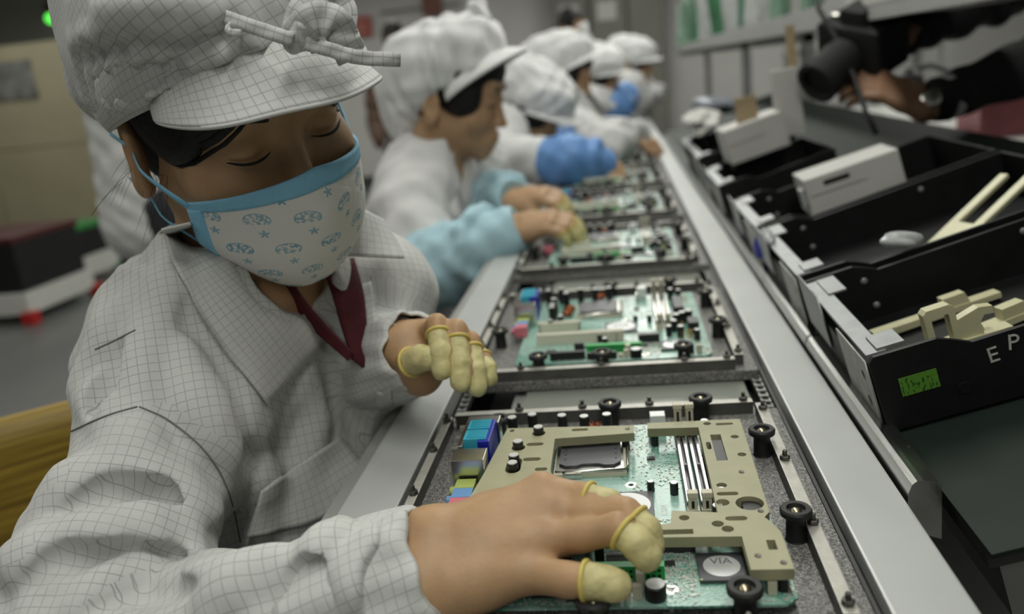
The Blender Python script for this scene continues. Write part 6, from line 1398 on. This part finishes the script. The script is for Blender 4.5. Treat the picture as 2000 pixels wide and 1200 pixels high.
# bins and trays on the floor
def tray_stack(px, py, dep, sx, sy, h, mtop, red, label1, label2, hb, extra=None):
    c = at(px, py, dep); e = empty('floor_tray', (c[0], c[1], -0.75)); tag(e, label1, 'tray')
    box('tray_wall', (-sx, -sy, 0.05), (sx, sy, h), M_white_pl, e, 0.01)
    for a in (-1, 1):
        for b in (-1, 1): box('corner_foot', (a * sx - 0.035, b * sy - 0.035, 0.0), (a * sx + 0.035, b * sy + 0.035, 0.07), red, e, 0.008)
    g = empty('storage_bin', (c[0], c[1], -0.75 + h)); tag(g, label2, 'bin')
    bm = bmesh.new(); add_box(bm, (-sx * 0.92, -sy * 0.92, 0), (sx * 0.92, sy * 0.92, hb), 0.012); bm_obj('bin_body', bm, mtop, g); box('bin_rim', (-sx * 0.96, -sy * 0.96, hb - 0.03), (sx * 0.96, sy * 0.96, hb + 0.005), extra or M_black, g, 0.006)
    return g
g = tray_stack(45, 560, 4.8, 0.24, 0.30, 0.17, M_black, M_red, 'white floor tray with red corner feet under the labelled black bin', 'black storage bin with white label on the left', 0.30, mat('dark_red_rim', (0.07, 0.012, 0.012), 0.5))
box('white_label', (-0.15, -0.285, 0.12), (-0.09, -0.278, 0.24), M_carton, g)
tray_stack(128, 512, 5.5, 0.20, 0.28, 0.18, M_black, mat('green_foot', (0.03, 0.22, 0.05), 0.5), 'white floor tray with green feet behind the red footed one', 'smaller plain black storage bin behind the labelled one', 0.20, bpy.data.materials['green_foot'])
# things on the back wall
p = onz(0, 0, 1.0); 
def wall_pt(px, py, y=8.96):
    d = px_ray(px, py); t = (y - CAM_POS[1]) / d[1]; return CAM_POS + d * t
p = wall_pt(700, 53); e = empty('red_sign', tuple(p)); tag(e, 'small red sign with pale lettering on the back wall', 'sign'); M_sign = mat('red_sign_face', (0.42, 0.08, 0.06), 0.5, noise=0.1, scale=20)
box('sign_board', (-0.14, -0.02, -0.10), (0.14, 0.02, 0.10), M_sign, e)
for k in range(2): box('pale_line', (-0.10, -0.023, 0.02 - 0.07 * k), (0.10, -0.02, 0.045 - 0.07 * k), mat('sign_pale', (0.5, 0.3, 0.27), 0.5) if k == 0 else bpy.data.materials['sign_pale'], e)
p = wall_pt(845, 10); o = box('wall_box', (-0.10, -0.06, -0.10), (0.10, 0.0, 0.10), mat('brown_red_box', (0.16, 0.05, 0.03), 0.5), None, 0.02); o.location = tuple(p); tag(o, 'small brownish red alarm box high on the back wall', 'box')
p0 = wall_pt(745, 25); p1 = wall_pt(900, 8); tag(tube_obj('wall_conduit', [(p0[0], 8.95, p0[2]), (p1[0], 8.95, p0[2])], 0.012, M_greymet), 'grey conduit running along the back wall', 'conduit')
p = wall_pt(100, 32, 8.4); e = empty('indicator_light', tuple(p)); tag(e, 'glowing green indicator lamp with red housing high at the left', 'lamp')
box('housing', (-0.05, 0.0, -0.02), (0.05, 0.06, 0.14), mat('red_housing', (0.14, 0.03, 0.02), 0.5), e, 0.01); f = Field((-0.08, -0.08, -0.09), (0.08, 0.08, 0.05), 0.008); f.ell((0, 0, -0.02), (0.062, 0.05, 0.05)); v, F = f.mesh(1); q = np_obj('green_bulb', v + np.array(p), F, emis('green_glow', (0.12, 1.0, 0.10), 2.2), e)
box('lamp_pole', (-0.012, 0.02, -1.6), (0.012, 0.05, 0.0), M_greymet, e)
# grey doors / lockers at the back
M_lock = mat('grey_brown_door', (0.17, 0.165, 0.14), 0.5, noise=0.05, scale=6)
a = wall_pt(1078, 40, 8.6); b = wall_pt(1300, 40, 8.6); wd_ = (b[0] - a[0]) / 3
for k in range(3):
    e = empty('locker', (a[0] + wd_ * (k + 0.5), 8.75, -0.75)); tag(e, 'grey brown steel locker at the back, %s of three' % ('left', 'middle', 'right')[k], 'locker', 'steel lockers at the back wall')
    box('locker_body', (-wd_ / 2 + 0.01, -0.15, 0), (wd_ / 2 - 0.01, 0.2, 2.4), M_lock, e, 0.005); box('locker_door', (-wd_ / 2 + 0.03, -0.165, 0.1), (wd_ / 2 - 0.03, -0.15, 2.3), M_lock, e, 0.004); box('door_handle', (wd_ / 2 - 0.08, -0.19, 1.0), (wd_ / 2 - 0.06, -0.165, 1.16), M_steel, e)
    if k < 2: box('paper_sheet', (-0.10, -0.168, 1.45), (0.08, -0.165, 1.62), M_carton, e)
# ---------------------------------------------------------------- yellow chair of the masked worker
def wood_mat():
    m, nt, b = new_mat('yellow_grained_wood'); L = nt.links; tc = nd(nt, 'ShaderNodeTexCoord'); mp = nd(nt, 'ShaderNodeMapping'); mp.inputs['Scale'].default_value = (6, 6, 130); L.new(tc.outputs['Object'], mp.inputs[0])
    n = nd(nt, 'ShaderNodeTexNoise'); n.inputs['Scale'].default_value = 1.0; n.inputs['Detail'].default_value = 5; L.new(mp.outputs[0], n.inputs[0])
    cr = nd(nt, 'ShaderNodeValToRGB'); e = cr.color_ramp.elements; e[0].position = 0.3; e[0].color = (0.13, 0.075, 0.008, 1); e[1].position = 0.62; e[1].color = (0.36, 0.24, 0.03, 1); L.new(n.outputs[0], cr.inputs[0]); L.new(cr.outputs[0], b.inputs['Base Color'])
    sset(b, 'Roughness', 0.5); bp = nd(nt, 'ShaderNodeBump'); bp.inputs['Strength'].default_value = 0.4; bp.inputs['Distance'].default_value = 0.002; L.new(n.outputs[0], bp.inputs['Height']); L.new(bp.outputs[0], b.inputs['Normal']); return m
M_wood = wood_mat()
A = at(125, 764, 0.90); B = at(-140, 905, 0.84); dirv = unit(V(B[0] - A[0], B[1] - A[1], 0)); zt = (A[2] + 0.0)
chr_ = empty('chair', (A[0] * 0.5 + B[0] * 0.5, A[1] * 0.5 + B[1] * 0.5, -0.75)); tag(chr_, 'yellow grained wooden chair behind the masked worker', 'chair'); chr_.rotation_euler = (0, 0, math.atan2(dirv[1], dirv[0]))
slope = math.atan2(B[2] - A[2], math.hypot(B[0] - A[0], B[1] - A[1]))
zc_ = (A[2] + B[2]) / 2 + 0.75
n_, z_ = 17, 9; G = np.zeros((n_, z_, 3))
for i in range(n_):
    x = -0.22 + 0.44 * i / (n_ - 1)
    for j in range(z_): t = j / (z_ - 1); G[i, j] = (x, -0.02 * math.cos(x * 6) * 1.0, zc_ - 0.30 * t)
bk = sheet('backrest', G, 0.016, M_wood); bk.parent = chr_
for sx in (-0.20, 0.20):
    box('back_post', (sx - 0.014, -0.005, 0.42), (sx + 0.014, 0.02, zc_ - 0.03), M_darkmet, chr_, 0.004)
    for sy in (-0.02, -0.36): box('leg', (sx - 0.014, sy - 0.014, 0.0), (sx + 0.014, sy + 0.014, 0.43), M_darkmet, chr_, 0.003)
box('seat', (-0.22, -0.40, 0.42), (0.22, 0.0, 0.445), M_wood, chr_, 0.008)
